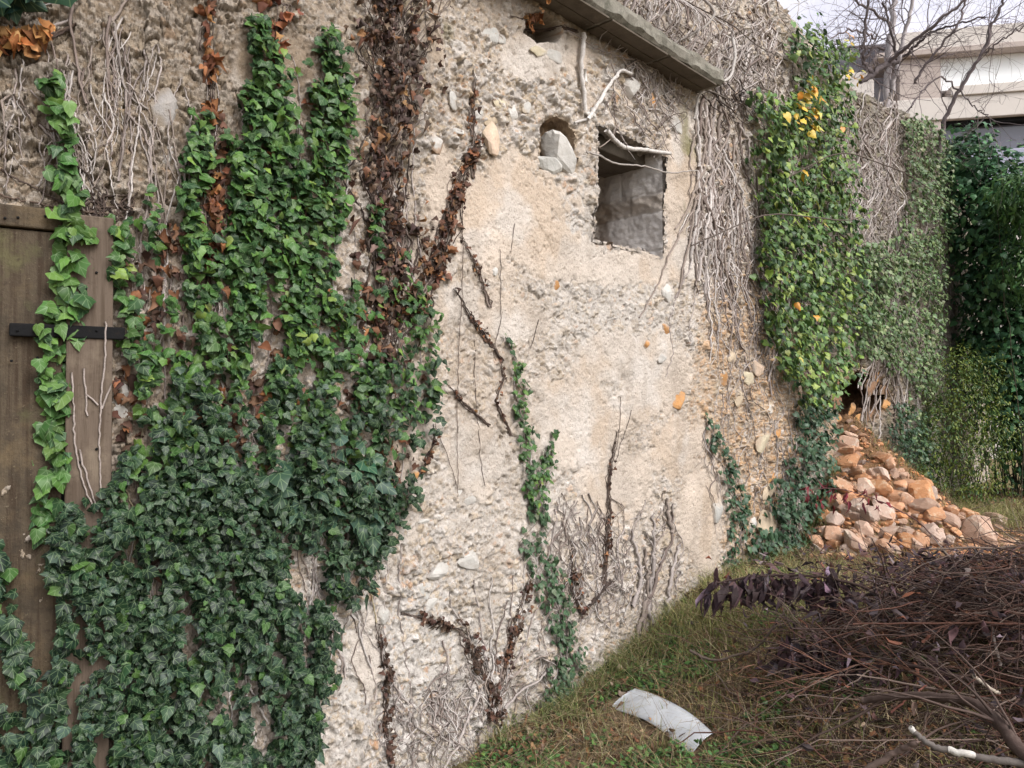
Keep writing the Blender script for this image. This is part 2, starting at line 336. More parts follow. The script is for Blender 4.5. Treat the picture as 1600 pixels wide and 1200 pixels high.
def Hs(u, z):
    a = np.clip((np.asarray(u, float) - UG[0]) / (UG[1] - UG[0]), 0, NU - 1.001); b = np.clip((np.asarray(z, float) - ZG[0]) / (ZG[1] - ZG[0]), 0, NZ - 1.001)
    i = a.astype(int); j = b.astype(int); fa = a - i; fb = b - j
    return (HG[i, j] * (1 - fa) + HG[i + 1, j] * fa) * (1 - fb) + (HG[i, j + 1] * (1 - fa) + HG[i + 1, j + 1] * fa) * fb
def W(u, v, off=0.0, surf=True):
    """the wall point seen at pixel (u, v), pushed OFF metres out of the surface"""
    u = np.asarray(u, float); v = np.asarray(v, float); s, z = sz(u, v); n = wnormal(s); p = plan(s)
    h = (Hs(u, z) if surf else 0) + off
    return np.concatenate([p, z[..., None]], -1) + n * np.asarray(h)[..., None]
def Wn(u, v): return wnormal(sz(u, v)[0])
def Ydepth(u, v): return W(u, v)[..., 1]

# ------------------------------------------------------------------ ground height
AP = np.array([3.35, 7.40])
def G(x, y):
    x = np.asarray(x, float); y = np.asarray(y, float)
    g = -0.05 + 0.42 * ss(0.1, 1.7, x) * ss(1.2, 4.2, y)
    g = g + 0.30 * np.exp(-(((x - 2.45) / .9) ** 2 + ((y - 3.2) / .65) ** 2))
    d = np.hypot(x - AP[0], y - AP[1]) / (1.36 + .25 * (fbm(x * 2, y * 2, 6, 3) - .5))
    g = g + 1.18 * np.clip(1 - d, 0, 1) ** 1.25
    return g + .07 * (fbm(x * 1.7, y * 1.7, 9, 4) - .5) * np.exp(-(np.hypot(x, y) / 25) ** 2)
def ghit(u, v):
    d = ray(float(u), float(v)); t = 1.0
    while t < 40:
        p = EYE + d * t
        if p[2] < G(p[0], p[1]): break
        t += .02
    return EYE + d * t

# ------------------------------------------------------------------ setting: ground
gx = np.unique(np.concatenate([np.linspace(-60, -3, 30), np.arange(-3, 8, .045), np.linspace(8, 80, 40)]))
gy = np.unique(np.concatenate([np.linspace(-40, 0, 25), np.arange(0, 11, .045), np.linspace(11, 150, 50)]))
GX, GY = np.meshgrid(gx, gy, indexing='ij'); GZ = G(GX, GY) + .03 * (fbm(GX * 14, GY * 14, 14, 3) - .5)
gc = np.array([.23, .17, .11]) * (.7 + .6 * fbm(GX * 6, GY * 6, 21, 4))[..., None]
gc = gc + (np.array([.16, .15, .06]) - gc) * (ss(.48, .62, fbm(GX * 2.2, GY * 2.2, 23, 4)) * .7)[..., None]
cone = ss(0.02, .25, 1 - np.hypot(GX - AP[0], GY - AP[1]) / 1.5)
gc = gc + (np.array([.27, .14, .075]) - gc) * (cone * .85)[..., None]
br = np.exp(-(((GX - 2.2) / 1.1) ** 2 + ((GY - 3.2) / 1.0) ** 2)); br = np.clip(br * 1.5, 0, 1); gc = gc + (np.array([.035, .022, .017]) - gc) * (br * .9)[..., None]  # soil under the brush, the hollow's shade painted into its colour
idx = np.arange(GX.size).reshape(GX.shape)
gq = np.stack([idx[:-1, :-1], idx[1:, :-1], idx[1:, 1:], idx[:-1, 1:]], -1).reshape(-1, 4)
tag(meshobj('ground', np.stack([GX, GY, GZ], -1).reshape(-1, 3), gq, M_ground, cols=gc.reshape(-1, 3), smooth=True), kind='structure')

# ------------------------------------------------------------------ the wall
wall = empty('ruined_wall', (*plan(0.0), 0.0), 'tall crumbling rubble wall with flaking tan plaster and one square window hole', 'wall')
topv = np.interp(UG, [t[0] for t in TOPV], [t[1] for t in TOPV]); ztop = sz(UG, topv)[1] + .10 * (fbm(UG / 22, UG * 0, 70, 4) - .5)
ztop = np.minimum(ztop, 5.25)
nor = wnormal(sg); pl_ = plan(sg)
P = np.concatenate([pl_, zg[..., None]], -1) + nor * HG[..., None]
idx = np.arange(NU * NZ).reshape(NU, NZ)
cu = (ug[:-1, :-1] + ug[1:, 1:]) / 2; cz = (zg[:-1, :-1] + zg[1:, 1:]) / 2; cv = (vg[:-1, :-1] + vg[1:, 1:]) / 2
jj = 9 * (fbm(sg[:-1, :-1] * 25, zg[:-1, :-1] * 25, 211, 3) - .5)
NICHE_IN = [(850, 190), (868, 181), (890, 190), (899, 208), (902, 245), (896, 265), (852, 263), (846, 225)]
HOLE_IN = [(1304, 606), (1320, 594), (1345, 580), (1374, 586), (1386, 612), (1380, 636), (1348, 660), (1312, 664)]
keep = (~inpoly(cu + jj, cv + jj * .6, WIN)) & (~inpoly(cu + jj * .5, cv + jj * .5, HOLE_IN)) & (~inpoly(cu + jj * .5, cv + jj * .5, NICHE_IN)) & (cz < ztop[:-1, None])
q = np.stack([idx[:-1, :-1], idx[1:, :-1], idx[1:, 1:], idx[:-1, 1:]], -1)[keep]
used = np.zeros(NU * NZ, bool); used[q.ravel()] = True; remap = np.cumsum(used) - 1
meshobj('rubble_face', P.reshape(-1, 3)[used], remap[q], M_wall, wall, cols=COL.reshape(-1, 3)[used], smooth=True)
# back and top of the wall
uu = UG[::12]; S_ = np.interp((uu - 800) / F, ratio, sv); n_ = wnormal(S_); zt = np.interp(uu, UG, ztop) - .05
f_ = np.concatenate([plan(S_), zt[:, None]], 1) - n_ * .02; b_ = np.concatenate([plan(S_), zt[:, None]], 1) - n_ * .62
b0 = b_.copy(); b0[:, 2] = -.5; V = np.concatenate([f_, b_, b0]); k = len(uu); a = np.arange(k - 1)
Fq = np.concatenate([np.stack([a, a + 1, a + 1 + k, a + k], 1), np.stack([a + k, a + 1 + k, a + 1 + 2 * k, a + 2 * k], 1)])
inw = (S_[:-1] > sz(890., 300.)[0]) & (S_[1:] < sz(1080., 300.)[0])
keepq = np.ones(len(Fq), bool); 
meshobj('wall_core', V, Fq, M_reveal, wall)
# window reveal
wp = np.array(WIN, float); ws, wz = sz(wp[:, 0], wp[:, 1])
lp = []
for i in range(len(ws)):
    j = (i + 1) % len(ws); n = max(2, int(np.hypot(ws[j] - ws[i], wz[j] - wz[i]) / .012))
    for t in np.linspace(0, 1, n, endpoint=False): lp.append((ws[i] + (ws[j] - ws[i]) * t, wz[i] + (wz[j] - wz[i]) * t))
lp = np.array(lp); cen = lp.mean(0); ND = 36
D = np.linspace(0.05, -.60, ND)
rv = np.zeros((len(lp), ND, 3)); 
arc = np.arange(len(lp)) * .012
for k, dd in enumerate(D):
    out = (lp - cen); out /= np.linalg.norm(out, axis=1, keepdims=True)
    f1, f2, ci, cd, _, _ = worley(arc * 16, np.full(len(lp), dd * 16 + 3), 610)
    e = .02 + .045 * (fbm(arc * 9, np.full(len(lp), dd * 9), 600, 3) - .5) - .03 * ss(.03, .3, f2 - f1) * (ci < .6) + .06 * max(0, dd + .02)
    q2 = lp + out * e[:, None]
    rv[:, k, :2] = plan(q2[:, 0]); rv[:, k, 2] = q2[:, 1]; rv[:, k] += wnormal(q2[:, 0]) * min(dd, .012)
idx = np.arange(len(lp) * ND).reshape(len(lp), ND); nx = np.roll(idx, -1, 0)
q = np.stack([idx[:, :-1], nx[:, :-1], nx[:, 1:], idx[:, 1:]], -1).reshape(-1, 4)
reveal = meshobj('window_reveal', rv.reshape(-1, 3), q, M_reveal, wall, smooth=True)
# dark room behind the opening (inside faces of a closed box)
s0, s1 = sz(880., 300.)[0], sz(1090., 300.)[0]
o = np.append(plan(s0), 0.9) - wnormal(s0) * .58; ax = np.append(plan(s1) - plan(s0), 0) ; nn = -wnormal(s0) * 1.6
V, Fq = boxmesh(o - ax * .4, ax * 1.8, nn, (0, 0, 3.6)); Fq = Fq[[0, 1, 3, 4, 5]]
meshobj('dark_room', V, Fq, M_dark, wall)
# concrete jamb blocks on the right side of the opening, lintel plank above
sj, zj0 = sz(1036., 403.); zj1 = sz(1040., 246.)[1]; nj = wnormal(sj); tj = np.append(plan(sj) - plan(sj - .1), 0); tj /= np.linalg.norm(tj)
pj = np.append(plan(sj), 0)
ND_, NZ_ = 60, 90
dd_, hh_ = np.meshgrid(np.linspace(.03, -.54, ND_), np.linspace(zj0 - .02, zj1 + .03, NZ_), indexing='ij'); hr = hh_ - zj0
jt = np.minimum.reduce([abs(hr - q_ - .012 * (fbm(dd_ * 9, hr * 0, 641, 3) - .5) * 2) for q_ in (.045, .30, .43)] + [np.where((hr > .30) & (hr < .43), abs(dd_ + .22), 9), np.where(hr > .43, abs(dd_ + .30), 9)])
je = .055 + .02 * (fbm(dd_ * 10, hr * 10, 642, 4) - .5) - .007 * (1 - ss(.001, .008, jt)) + .012 * (fbm(dd_ * 40, hr * 40, 646, 3) - .5) + .05 * ss(.30, .36, hr) * (1 - ss(.40, .43, hr)) * (fbm(dd_ * 16 + hr * 5, hr * 24, 643, 4) - .5) * .6 + .06 * ss(.38, .5, -dd_) * (fbm(dd_ * 22, hr * 22, 644, 3) - .75)
Vj = pj + nj * dd_[..., None] - tj * je[..., None] + np.array([0, 0, 1.0]) * hh_[..., None]
jc = np.array([.62, .585, .575]) * (.75 + .5 * fbm(dd_ * 14, hr * 14, 645, 4))[..., None]; rf = (ss(.28, .33, hr) * (1 - ss(.40, .45, hr)) + ss(.36, .46, -dd_))
jc = jc + (np.array([.33, .27, .22]) - jc) * np.clip(rf * .7, 0, 1)[..., None]
ij = np.arange(ND_ * NZ_).reshape(ND_, NZ_)
meshobj('jamb', Vj.reshape(-1, 3), np.stack([ij[:-1, :-1], ij[1:, :-1], ij[1:, 1:], ij[:-1, 1:]], -1).reshape(-1, 4), M_wstone, wall, cols=jc.reshape(-1, 3), smooth=True)
sl0, zl0 = sz(930., 196.); sl1, zl1 = sz(1040., 246.); zl = max(zl0, zl1)
pa, pb = np.append(plan(sl0), zl - .075), np.append(plan(sl1), zl - .075)
V, Fq = boxmesh(pa - (pb - pa) * .1 - wnormal(sl0) * .10, (pb - pa) * 1.2, -wnormal(sl0) * .35, (0, 0, .10)); bevel(meshobj('lintel', V, Fq, M_soffit, wall), .01)
def lining(name, poly, depth, m, grow_, seed, nz=.03):
    pu, pv = np.array(poly, float).T; k = len(pu); t = np.linspace(0, k, 90, endpoint=False); i_ = t.astype(int); f_ = t - i_
    uu_ = pu[i_] * (1 - f_) + pu[(i_ + 1) % k] * f_; vv_ = pv[i_] * (1 - f_) + pv[(i_ + 1) % k] * f_
    S2, Z2 = sz(uu_, vv_); H0 = Hs(uu_, Z2); cs_, cz_ = S2.mean(), Z2.mean(); NR = 44; q_ = np.linspace(0, 1, NR)
    sc_ = np.where(q_ < .55, grow_ * (1 - .12 * q_), np.clip((1 - q_) / .45, 0, 1) * grow_ * .93); dp_ = np.where(q_ < .55, q_ / .55, 1.0)
    SS = cs_ + (S2 - cs_)[:, None] * sc_; ZZ = cz_ + (Z2 - cz_)[:, None] * sc_; DD = H0[:, None] * (1 - dp_) - depth * dp_ + .004
    arc_ = np.arange(90)[:, None] * .14 + 0 * SS; f1, f2, ci, cd, vx, vy = worley((SS + DD) * 26 + seed, (ZZ - DD * .6) * 26, seed); bb = (ss(.02, .2, f2 - f1) * (.3 + .7 * cd) - .4) * nz + nz * 1.2 * (fbm((SS + DD) * 18, ZZ * 18 + DD * 9, seed, 4) - .5)
    bb = bb * ss(0, .12, q_); P_ = plan(SS.ravel()).reshape(90, NR, 2); P_ = np.concatenate([P_, ZZ[..., None]], -1) + wnormal(SS.ravel()).reshape(90, NR, 3) * (DD + bb * ss(.3, .6, q_))[..., None]
    P_[..., 2] -= bb * (1 - ss(.3, .6, q_)) * np.sign(ZZ - cz_)
    ii = np.arange(90 * NR).reshape(90, NR); nn_ = np.roll(ii, -1, 0)
    return meshobj(name, P_.reshape(-1, 3), np.stack([ii[:, :-1], nn_[:, :-1], nn_[:, 1:], ii[:, 1:]], -1).reshape(-1, 4), m, wall, smooth=True)
M_hole = mat('red_earth', .95, .1, col=(.13, .075, .045), noise=((9, (.24, .13, .075), .5, .7, .7), (20, (.06, .04, .03), .5, .7, .7)), bump=((14, .9, .05), (50, .6, .015)))
M_niche = mat('niche_rubble', .95, .1, col=(.36, .27, .19), noise=((14, (.20, .14, .10), .45, .65, .8), (8, (.46, .28, .15), .58, .7, .5)), bump=((30, .8, .02), (90, .6, .006)))
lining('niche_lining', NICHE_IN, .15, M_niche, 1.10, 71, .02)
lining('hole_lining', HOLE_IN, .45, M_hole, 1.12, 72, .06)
# ledge
sa, sb = sz(560., 100.)[0], sz(1088., 110.)[0]; zle = 3.85
edge = np.arange(sa, sb, .025); prof = [(-.25, 0), (.19, 0), (.21, .02), (.212, .06), (.208, .095), (.18, .118), (.05, .125), (-.25, .135)]
V = []
for k, s_ in enumerate(edge):
    for (o_, z_) in prof:
        ch = .024 * (fbm(np.array([s_ * 9]), np.array([z_ * 40 + o_ * 20]), 300, 3)[0] - .5) * (1 if o_ > 0 else 0)
        V.append(np.append(plan(s_), zle + z_ + ch) + wnormal(s_) * (o_ + ch * 1.6))
V = np.array(V); m_ = len(prof); a = np.arange(len(edge) - 1)[:, None] * m_; j = np.arange(m_)[None]; jn = (j + 1) % m_
q = np.stack([a + j, a + m_ + j, a + m_ + jn, a + jn], -1).reshape(-1, 4)
e0 = (len(edge) - 1) * m_; q = np.concatenate([q, [[e0, e0 + 1, e0 + 2, e0 + 3], [e0, e0 + 3, e0 + 4, e0 + 5], [e0, e0 + 5, e0 + 6, e0 + 7]]])
ledge = meshobj('concrete_ledge', V, q, M_conc, wall)
for k in range(5):
    f0 = sb - .05 - k * .62
    for w_ in ((.005, .09), (.095, .19)):
        p0 = np.append(plan(f0 - .60), zle - .012) + wnormal(f0) * w_[0]
        V, Fq = boxmesh(p0, np.append(plan(f0) - plan(f0 - .60), 0) * .98, wnormal(f0) * (w_[1] - w_[0]), (0, 0, .012)); bevel(meshobj('soffit_board', V, Fq, M_soffit, ledge if False else wall), .003)

# prominent stones set in the face: (u, v, half width px, half height px, colour key, angle)
def rock_verts(seed, cuts=11, sub=3, rough=.06):
    bm = bmesh.new(); bmesh.ops.create_icosphere(bm, subdivisions=sub, radius=1.0)
    V = np.array([v.co[:] for v in bm.verts]); Fc = np.array([[v.index for v in f.verts] for f in bm.faces]); bm.free()
    r = np.random.default_rng(seed); n = r.normal(size=(cuts, 3)); n /= np.linalg.norm(n, axis=1, keepdims=True); d = r.uniform(.50, .70, cuts)
    k = np.ones(len(V))
    for a, b in zip(n, d): 
        t = V @ a; k = np.minimum(k, np.where(t > 1e-3, b / np.maximum(t, 1e-3), 9))
    V = V * k[:, None]
    V += rough * (fbm(V[:, 0] * 3 + V[:, 2] * 2 + seed, V[:, 1] * 3 - V[:, 2] * 1.5, seed, 4) - .5)[:, None] * V
    return V, Fc
PAL = {'w': (.55, .53, .505), 'g': (.46, .45, .43), 't': (.52, .42, .31), 'p': (.58, .44, .34), 'o': (.48, .25, .10), 'y': (.56, .49, .36), 'h': (.26, .15, .09), 'd': (.33, .31, .30)}
EMB = [(690, 891, 20, 17, 'w', .2), (732, 875, 19, 16, 'w', -.2), (663, 926, 15, 12, 'g', 0), (645, 938, 11, 10, 'p', .5), (672, 945, 12, 9, 'w', .3), (765, 217, 14, 24, 'p', .2), (708, 158, 11, 13, 'w', 0),
       (782, 163, 13, 11, 'y', .2), (803, 172, 10, 12, 'w', .5), (822, 170, 8, 11, 'w', .2), (770, 188, 12, 9, 't', .4), (748, 178, 9, 11, 'w', -.3), (790, 186, 10, 8, 'w', .3), (712, 206, 11, 6, 'w', 0), (680, 225, 13, 17, 'w', -.5),
       (884, 244, 21, 26, 'w', -.25), (864, 256, 20, 16, 'g', .1), (258, 172, 27, 36, 'd', -.4), (262, 246, 13, 22, 'w', -.4), (1061, 626, 13, 19, 'o', .2), (868, 444, 6, 9, 'o', .3), (1041, 514, 8, 9, 'o', 0), (1008, 538, 6, 9, 'o', .3),
       (1119, 800, 10, 22, 'g', .15), (1056, 197, 11, 17, 'w', -.2), (984, 135, 12, 19, 'w', -.5), (1020, 160, 7, 13, 'o', -.2), (768, 427, 7, 8, 'w', 0), (1036, 460, 9, 16, 'w', .1), (852, 60, 12, 10, 't', 0), (770, 55, 18, 14, 'g', .3), (840, 80, 16, 9, 'y', .3),
       (865, 85, 17, 12, 'w', .2), (790, 60, 9, 12, 'w', .1), (720, 770, 11, 9, 'w', .2), (735, 780, 14, 12, 'w', -.2), (660, 815, 10, 6, 'w', 0), (1032, 560, 8, 11, 'w', .4), (190, 645, 14, 28, 'w', .2), (505, 520, 17, 12, 'g', .6), (195, 610, 9, 14, 'w', .3), (595, 870, 8, 11, 'w', .2),
       (1145, 560, 14, 15, 't', .2), (1165, 590, 12, 14, 'y', 0), (1180, 575, 9, 14, 'p', .1), (1195, 640, 10, 11, 'w', .2), (1185, 690, 12, 14, 'y', .4), (1210, 680, 7, 8, 'o', .4), (1200, 770, 10, 13, 't', .2), (1205, 745, 9, 9, 'o', .3), (1195, 815, 14, 22, 't', 0), (1175, 820, 8, 13, 'w', .2), (1130, 590, 8, 12, 'o', .1), (1308, 600, 8, 11, 'h', .2), (1328, 584, 10, 8, 'h', .2), (1356, 576, 11, 8, 't', 0), (1376, 588, 8, 12, 'o', .1), (1386, 608, 8, 12, 'h', .1), (1384, 632, 9, 10, 'o', .2), (1366, 648, 10, 9, 'h', .3), (1342, 658, 10, 9, 'o', .2), (1304, 628, 7, 12, 'h', .1), (1312, 655, 9, 9, 'o', .1), (1365, 605, 9, 12, 'h', .3), (1336, 640, 8, 8, 'o', .3), (1150, 620, 10, 16, 't', -.3),
       (645, 745, 7, 10, 'o', 0), (585, 826, 6, 9, 'o', .4), (920, 180, 7, 8, 'w', 0), (725, 1080, 8, 8, 'w', 0), (600, 960, 10, 16, 'g', .3), (760, 1160, 16, 18, 'y', .3), (745, 1180, 14, 13, 'o', .2), (785, 1140, 14, 12, 'w', .1)]
for k, (u, v, a_, b_, ck, ang) in enumerate(EMB):
    V, Fc = rock_verts(900 + k, 13, 3, .10)
    off = -.10 * min(a_, b_) * 4.5 / F if (u, v) not in ((884, 246), (862, 250)) else .05
    nic = (u, v) in ((884, 244), (864, 256)); p = W(u, v, -.035, False) if nic else W(u, v, off); n = Wn(u, v); t = np.array([-n[1], n[0], 0]); upv = np.array([0, 0, 1.0]); t = -t if t[0] < 0 else t
    Yp = p[1]; fore = abs(np.dot(t, [1, 0, 0]) - (u - 800) / F * np.dot(t, [0, 1, 0]))
    ha = a_ * Yp / F / max(fore, .3) * 1.25; hb = b_ * Yp / F * 1.25 * (1.15 if nic else 1); ha = ha * (1.3 if nic else 1); ca, sa_ = math.cos(ang), math.sin(ang)
    X = V[:, 0] * ha; Z = V[:, 1] * hb; X, Z = X * ca - Z * sa_, X * sa_ + Z * ca
    VV = p + X[:, None] * t + Z[:, None] * upv + (V[:, 2] * min(ha, hb) * (.85 if nic else .42))[:, None] * n
    cs = np.array(PAL[ck]) * (.75 + .25 * rng.random()) * (.75 + .5 * fbm(V[:, 0] * 2 + k, V[:, 1] * 2, 77, 4))[:, None]
    mt = 0 * V[:, 0] if nic else np.clip(ss(.42, .12, V[:, 2]) if False else 1 - ss(.18, .55, V[:, 2] + .7 * (fbm(V[:, 0] * 3 - k, V[:, 1] * 3, 78, 4) - .5)), 0, 1) * .85
    s1_, z1_ = sz(float(u), float(v)); wc = COL[int(np.clip((u - UG[0]) / (UG[1] - UG[0]), 0, NU - 1)), int(np.clip((z1_ - ZG[0]) / (ZG[1] - ZG[0]), 0, NZ - 1))]
    meshobj('embedded_stone', VV, Fc, M_wstone, wall, cols=cs + (wc * .9 - cs) * mt[:, None])

# ------------------------------------------------------------------ leaves
half = [(0.0, 0.0), (0.19, -.15), (.40, -.09), (.43, .13), (.51, .33), (.33, .50), (.17, .76), (0, 1.0)]
LO = half + [(-x, y) for x, y in half[-2:0:-1]]
LV = np.array(LO + [(0, .16), (0, .45)], float); c1, c2 = len(LO), len(LO) + 1; nL = len(LO)
LT = []
for i in range(nL):
    j = (i + 1) % nL; ym = (LO[i][1] + LO[j][1]) / 2
    LT.append((c1 if ym < .22 else c2, i, j) )
LT += [(c1, 4, c2), (c1, c2, nL - 4)]
# the two fans meet along the lines from c1/c2 to the lateral lobes
LT = [(c1, 0, 1), (c1, 1, 2), (c1, 2, 3), (c1, 3, 4), (c1, 4, c2), (c2, 4, 5), (c2, 5, 6), (c2, 6, 7), (c2, 7, 8), (c2, 8, 9), (c2, 9, 10), (c2, 10, c1), (c1, 10, 11), (c1, 11, 12), (c1, 12, 13), (c1, 13, 0)]
LT = np.array(LT)
HALF2 = [(0.0, 0.0), (0.20, -.10), (.38, -.02), (.43, .16), (.40, .34), (.29, .56), (.15, .80), (0, 1.0)]
HV = np.array(HALF2 + [(-x, y) for x, y in HALF2[-2:0:-1]] + [(0, .16), (0, .45)], float)
lance = [(0, 0), (.09, .15), (.15, .4), (.10, .75), (0, 1.0), (-.10, .75), (-.15, .4), (-.09, .15)]
KV = np.array(lance + [(0, .4), (0, .75)], float); KT = np.array([(8, 0, 1), (8, 1, 2), (8, 2, 9), (9, 2, 3), (9, 3, 4), (9, 4, 5), (9, 5, 6), (9, 6, 8), (8, 6, 7), (8, 7, 0)])
oval = [(0, 0), (.22, .15), (.33, .45), (.2, .8), (0, 1), (-.2, .8), (-.33, .45), (-.22, .15)]
OV = np.array(oval + [(0, .4), (0, .7)], float)
def leaves(name, pos, nrm, tip, size, cols, m, parent, shape='ivy', curl=0.2, r=rng, uvs=True):
    B, T = {'ivy': (LV, LT), 'lance': (KV, KT), 'oval': (OV, KT)}[shape]
    n = len(pos); nrm = nrm / (np.linalg.norm(nrm, axis=1, keepdims=True) + 1e-9)
    t = tip - nrm * np.sum(tip * nrm, 1, keepdims=True); t /= np.linalg.norm(t, axis=1, keepdims=True) + 1e-9
    x = np.cross(t, nrm)
    if shape == 'ivy':
        hb_ = (r.random((n, 1)) ** 1.3); BX = B[None, :, 0] * (1 - hb_) + HV[None, :, 0] * hb_; BY = B[None, :, 1] * (1 - hb_) + HV[None, :, 1] * hb_
    else: BX = B[None, :, 0] * np.ones((n, 1)); BY = B[None, :, 1] * np.ones((n, 1))
    X = BX * r.uniform(.72, 1.15, (n, 1)) + r.normal(0, .02, BX.shape); X = X + BY ** 2 * r.normal(0, .10, (n, 1)); Y = BY + r.normal(0, .015, BY.shape)
    ax_ = abs(B[None, :, 0]); fold = r.uniform(-.1, .6, (n, 1)); cv = r.normal(.25, .35, (n, 1)) * (curl / .2) 
    Z = fold * ax_ * -1.0 * (1 if curl < .5 else r.choice([-1, 1], (n, 1)) * 2.2) - cv * (Y - .3) ** 2 + r.normal(0, .035 * curl / .2, (n, B.shape[0]))
    V = pos[:, None] + size[:, None, None] * (X[..., None] * x[:, None] + Y[..., None] * t[:, None] + Z[..., None] * nrm[:, None])
    Tt = (T[None] + (np.arange(n) * len(B))[:, None, None]).reshape(-1, 3)
    cc = np.repeat(cols[:, None], len(B), 1).reshape(-1, 3)
    return meshobj(name, V.reshape(-1, 3), Tt, m, parent, cols=cc, uv=np.tile(B, (n, 1)) if uvs else None, smooth=True)
def pal(n, colors, weights, r=rng, var=.22):
    c = np.array(colors)[r.choice(len(colors), n, p=np.array(weights) / sum(weights))]
    return np.clip(c * r.uniform(1 - var, 1 + var, (n, 1)) * (1 + r.normal(0, .05, (n, 3))), .004, .9)
GREEN = ([(.048, .112, .024), (.030, .076, .022), (.080, .160, .030), (.018, .048, .018), (.15, .22, .04)], [4, 4, 2.4, 3, .5])
DARKG = ([(.012, .032, .015), (.007, .020, .011), (.020, .048, .020), (.034, .062, .044), (.045, .10, .022)], [4, 4, 3, 1.4, .9])  # older leaves, with the shade low on the wall darkened into the greens
FARG = ([(.105, .18, .050), (.068, .13, .042), (.19, .27, .055), (.038, .078, .032), (.26, .33, .09)], [4, 4, 2.2, 2, .8])
YELL = ([(.55, .36, .05), (.60, .27, .04), (.45, .40, .10)], [3, 1, 1.5])
DEAD = ([(.105, .055, .036), (.060, .034, .026), (.20, .090, .045), (.16, .085, .055), (.28, .13, .06)], [4, 4, 2, 2, .7])
def sample(dens, box, n, r=rng):
    """n points (u, v) drawn from the density function over box"""
    out = []
    tot = 0
    while tot < n:
        u = r.uniform(box[0], box[1], 60000); v = r.uniform(box[2], box[3], 60000)
        k = r.random(60000) < dens(u, v); p = np.stack([u[k], v[k]], 1)
        out.append(p); tot += len(p)
        if len(out) > 60: break
    return np.concatenate(out)[:n]
def wall_leaves(name, uv, size, palette, m, parent, lift=(.01, .06), shape='ivy', curl=.2, tilt=.55, roll=.6, r=rng, cols=None, uvs=True):
    n = len(uv); nr = Wn(uv[:, 0], uv[:, 1]); pos = W(uv[:, 0], uv[:, 1], r.uniform(*lift, n))
    sd = np.stack([-nr[:, 1], nr[:, 0], 0 * nr[:, 0]], 1)
    N_ = nr + np.array([0, 0, 1]) * r.normal(tilt, .5, (n, 1)) + sd * r.normal(0, .6, (n, 1))
    a = r.normal(0, roll, n)
    tip = np.array([0, 0, -1.0]) * np.cos(a)[:, None] + sd * np.sin(a)[:, None]
    sz_ = size[0] + (size[1] - size[0]) * r.beta(1.3, 1.9, n)
    pos = pos - tip * sz_[:, None] * .4
    return leaves(name, pos, N_, tip, sz_, pal(n, *palette, r=r) if cols is None else cols, m, parent, shape, curl, r, uvs)
def wander(p0, p1, n=24, amp=6.0, r=rng, fine=.9):
    t = np.linspace(0, 1, n); a = np.array(p0[:2], float); b = np.array(p1[:2], float)
    base = a + (b - a) * t[:, None]; k = r.normal(0, 1, (2, 5))
    w = sum(np.stack([k[0, j] * np.sin((j + 1) * math.pi * t + j), k[1, j] * np.sin((j + 1) * math.pi * t + 2 * j)], 1) / (j + 1) for j in range(5))
    return base + amp * w * np.array([1, .4]) + r.normal(0, fine, (n, 2)) * np.array([1, .5])
def poly_path(pts, step=7.0, amp=1.0, r=rng):
    pts = np.array(pts, float); d = np.concatenate([[0], np.cumsum(np.hypot(*np.diff(pts, axis=0).T))]); n = max(3, int(d[-1] / step))
    t = np.linspace(0, d[-1], n); return np.stack([np.interp(t, d, pts[:, 0]), np.interp(t, d, pts[:, 1])], 1) + r.normal(0, amp, (n, 2))
def stem3(uv, r0, r1, off=0.6, r=rng):
    rad = np.linspace(r0, r1, len(uv)) * r.uniform(.85, 1.15, len(uv)); P = W(uv[:, 0], uv[:, 1], 0.0)
    h = np.full(len(uv), 0.0); nr = Wn(uv[:, 0], uv[:, 1])
    s_, z_ = sz(uv[:, 0], uv[:, 1]); hh = Hs(uv[:, 0], z_); sm = np.convolve(np.pad(hh, 2, 'edge'), np.ones(5) / 5, 'valid'); lift = np.maximum(sm, hh - .004) - hh
    return P + nr * (lift + rad * off + .002 + .006 * r.random())[:, None], rad
STEMC = [(.38, .335, .32), (.29, .245, .23), (.48, .44, .425), (.19, .15, .135), (.26, .215, .19), (.33, .29, .275)]
DARKC = [(.07, .05, .042), (.10, .07, .055), (.05, .037, .033)]
def stems_obj(name, uvpaths, rads, m, parent, colors=STEMC, sides=5, off=.6):
    ps = [stem3(p, a, b, off) for p, (a, b) in zip(uvpaths, rads)]
    return tube_obj(name, ps, m, parent, sides, cols=[np.array(colors[rng.integers(len(colors))]) * rng.uniform(.8, 1.2) for _ in ps])
def base_of(u, v): 
    p = W(float(u), float(v)); return (p[0], p[1], max(p[2], 0) if False else p[2])

# --- main ivy curtain
MAINPOLY = [(255, 440), (330, 400), (420, 380), (560, 390), (600, 440), (640, 500), (672, 560), (676, 620), (655, 700), (640, 780), (600, 830), (575, 880), (552, 930), (520, 965), (505, 1000), (512, 1060), (495, 1120), (480, 1230), (95, 1230), (80, 1090), (95, 960), (75, 880), (80, 800), (165, 765), (180, 705), (225, 690), (212, 610), (185, 540), (190, 470)]
STR = [[(395, 45, 16), (415, 120, 26), (395, 200, 48), (390, 300, 62), (380, 420, 90)], [(490, 60, 26), (505, 140, 34), (500, 250, 48), (480, 400, 70)], [(310, 185, 14), (300, 290, 24), (285, 420, 28)], [(575, 330, 10), (600, 410, 26), (615, 480, 30), (640, 560, 34)], [(185, 345, 14), (190, 420, 18), (215, 480, 30)], [(225, 300, 8), (235, 350, 16), (240, 400, 14)], [(450, 130, 14), (440, 260, 30)], [(620, 390, 12), (660, 520, 14), (655, 640, 18), (640, 720, 14)]]
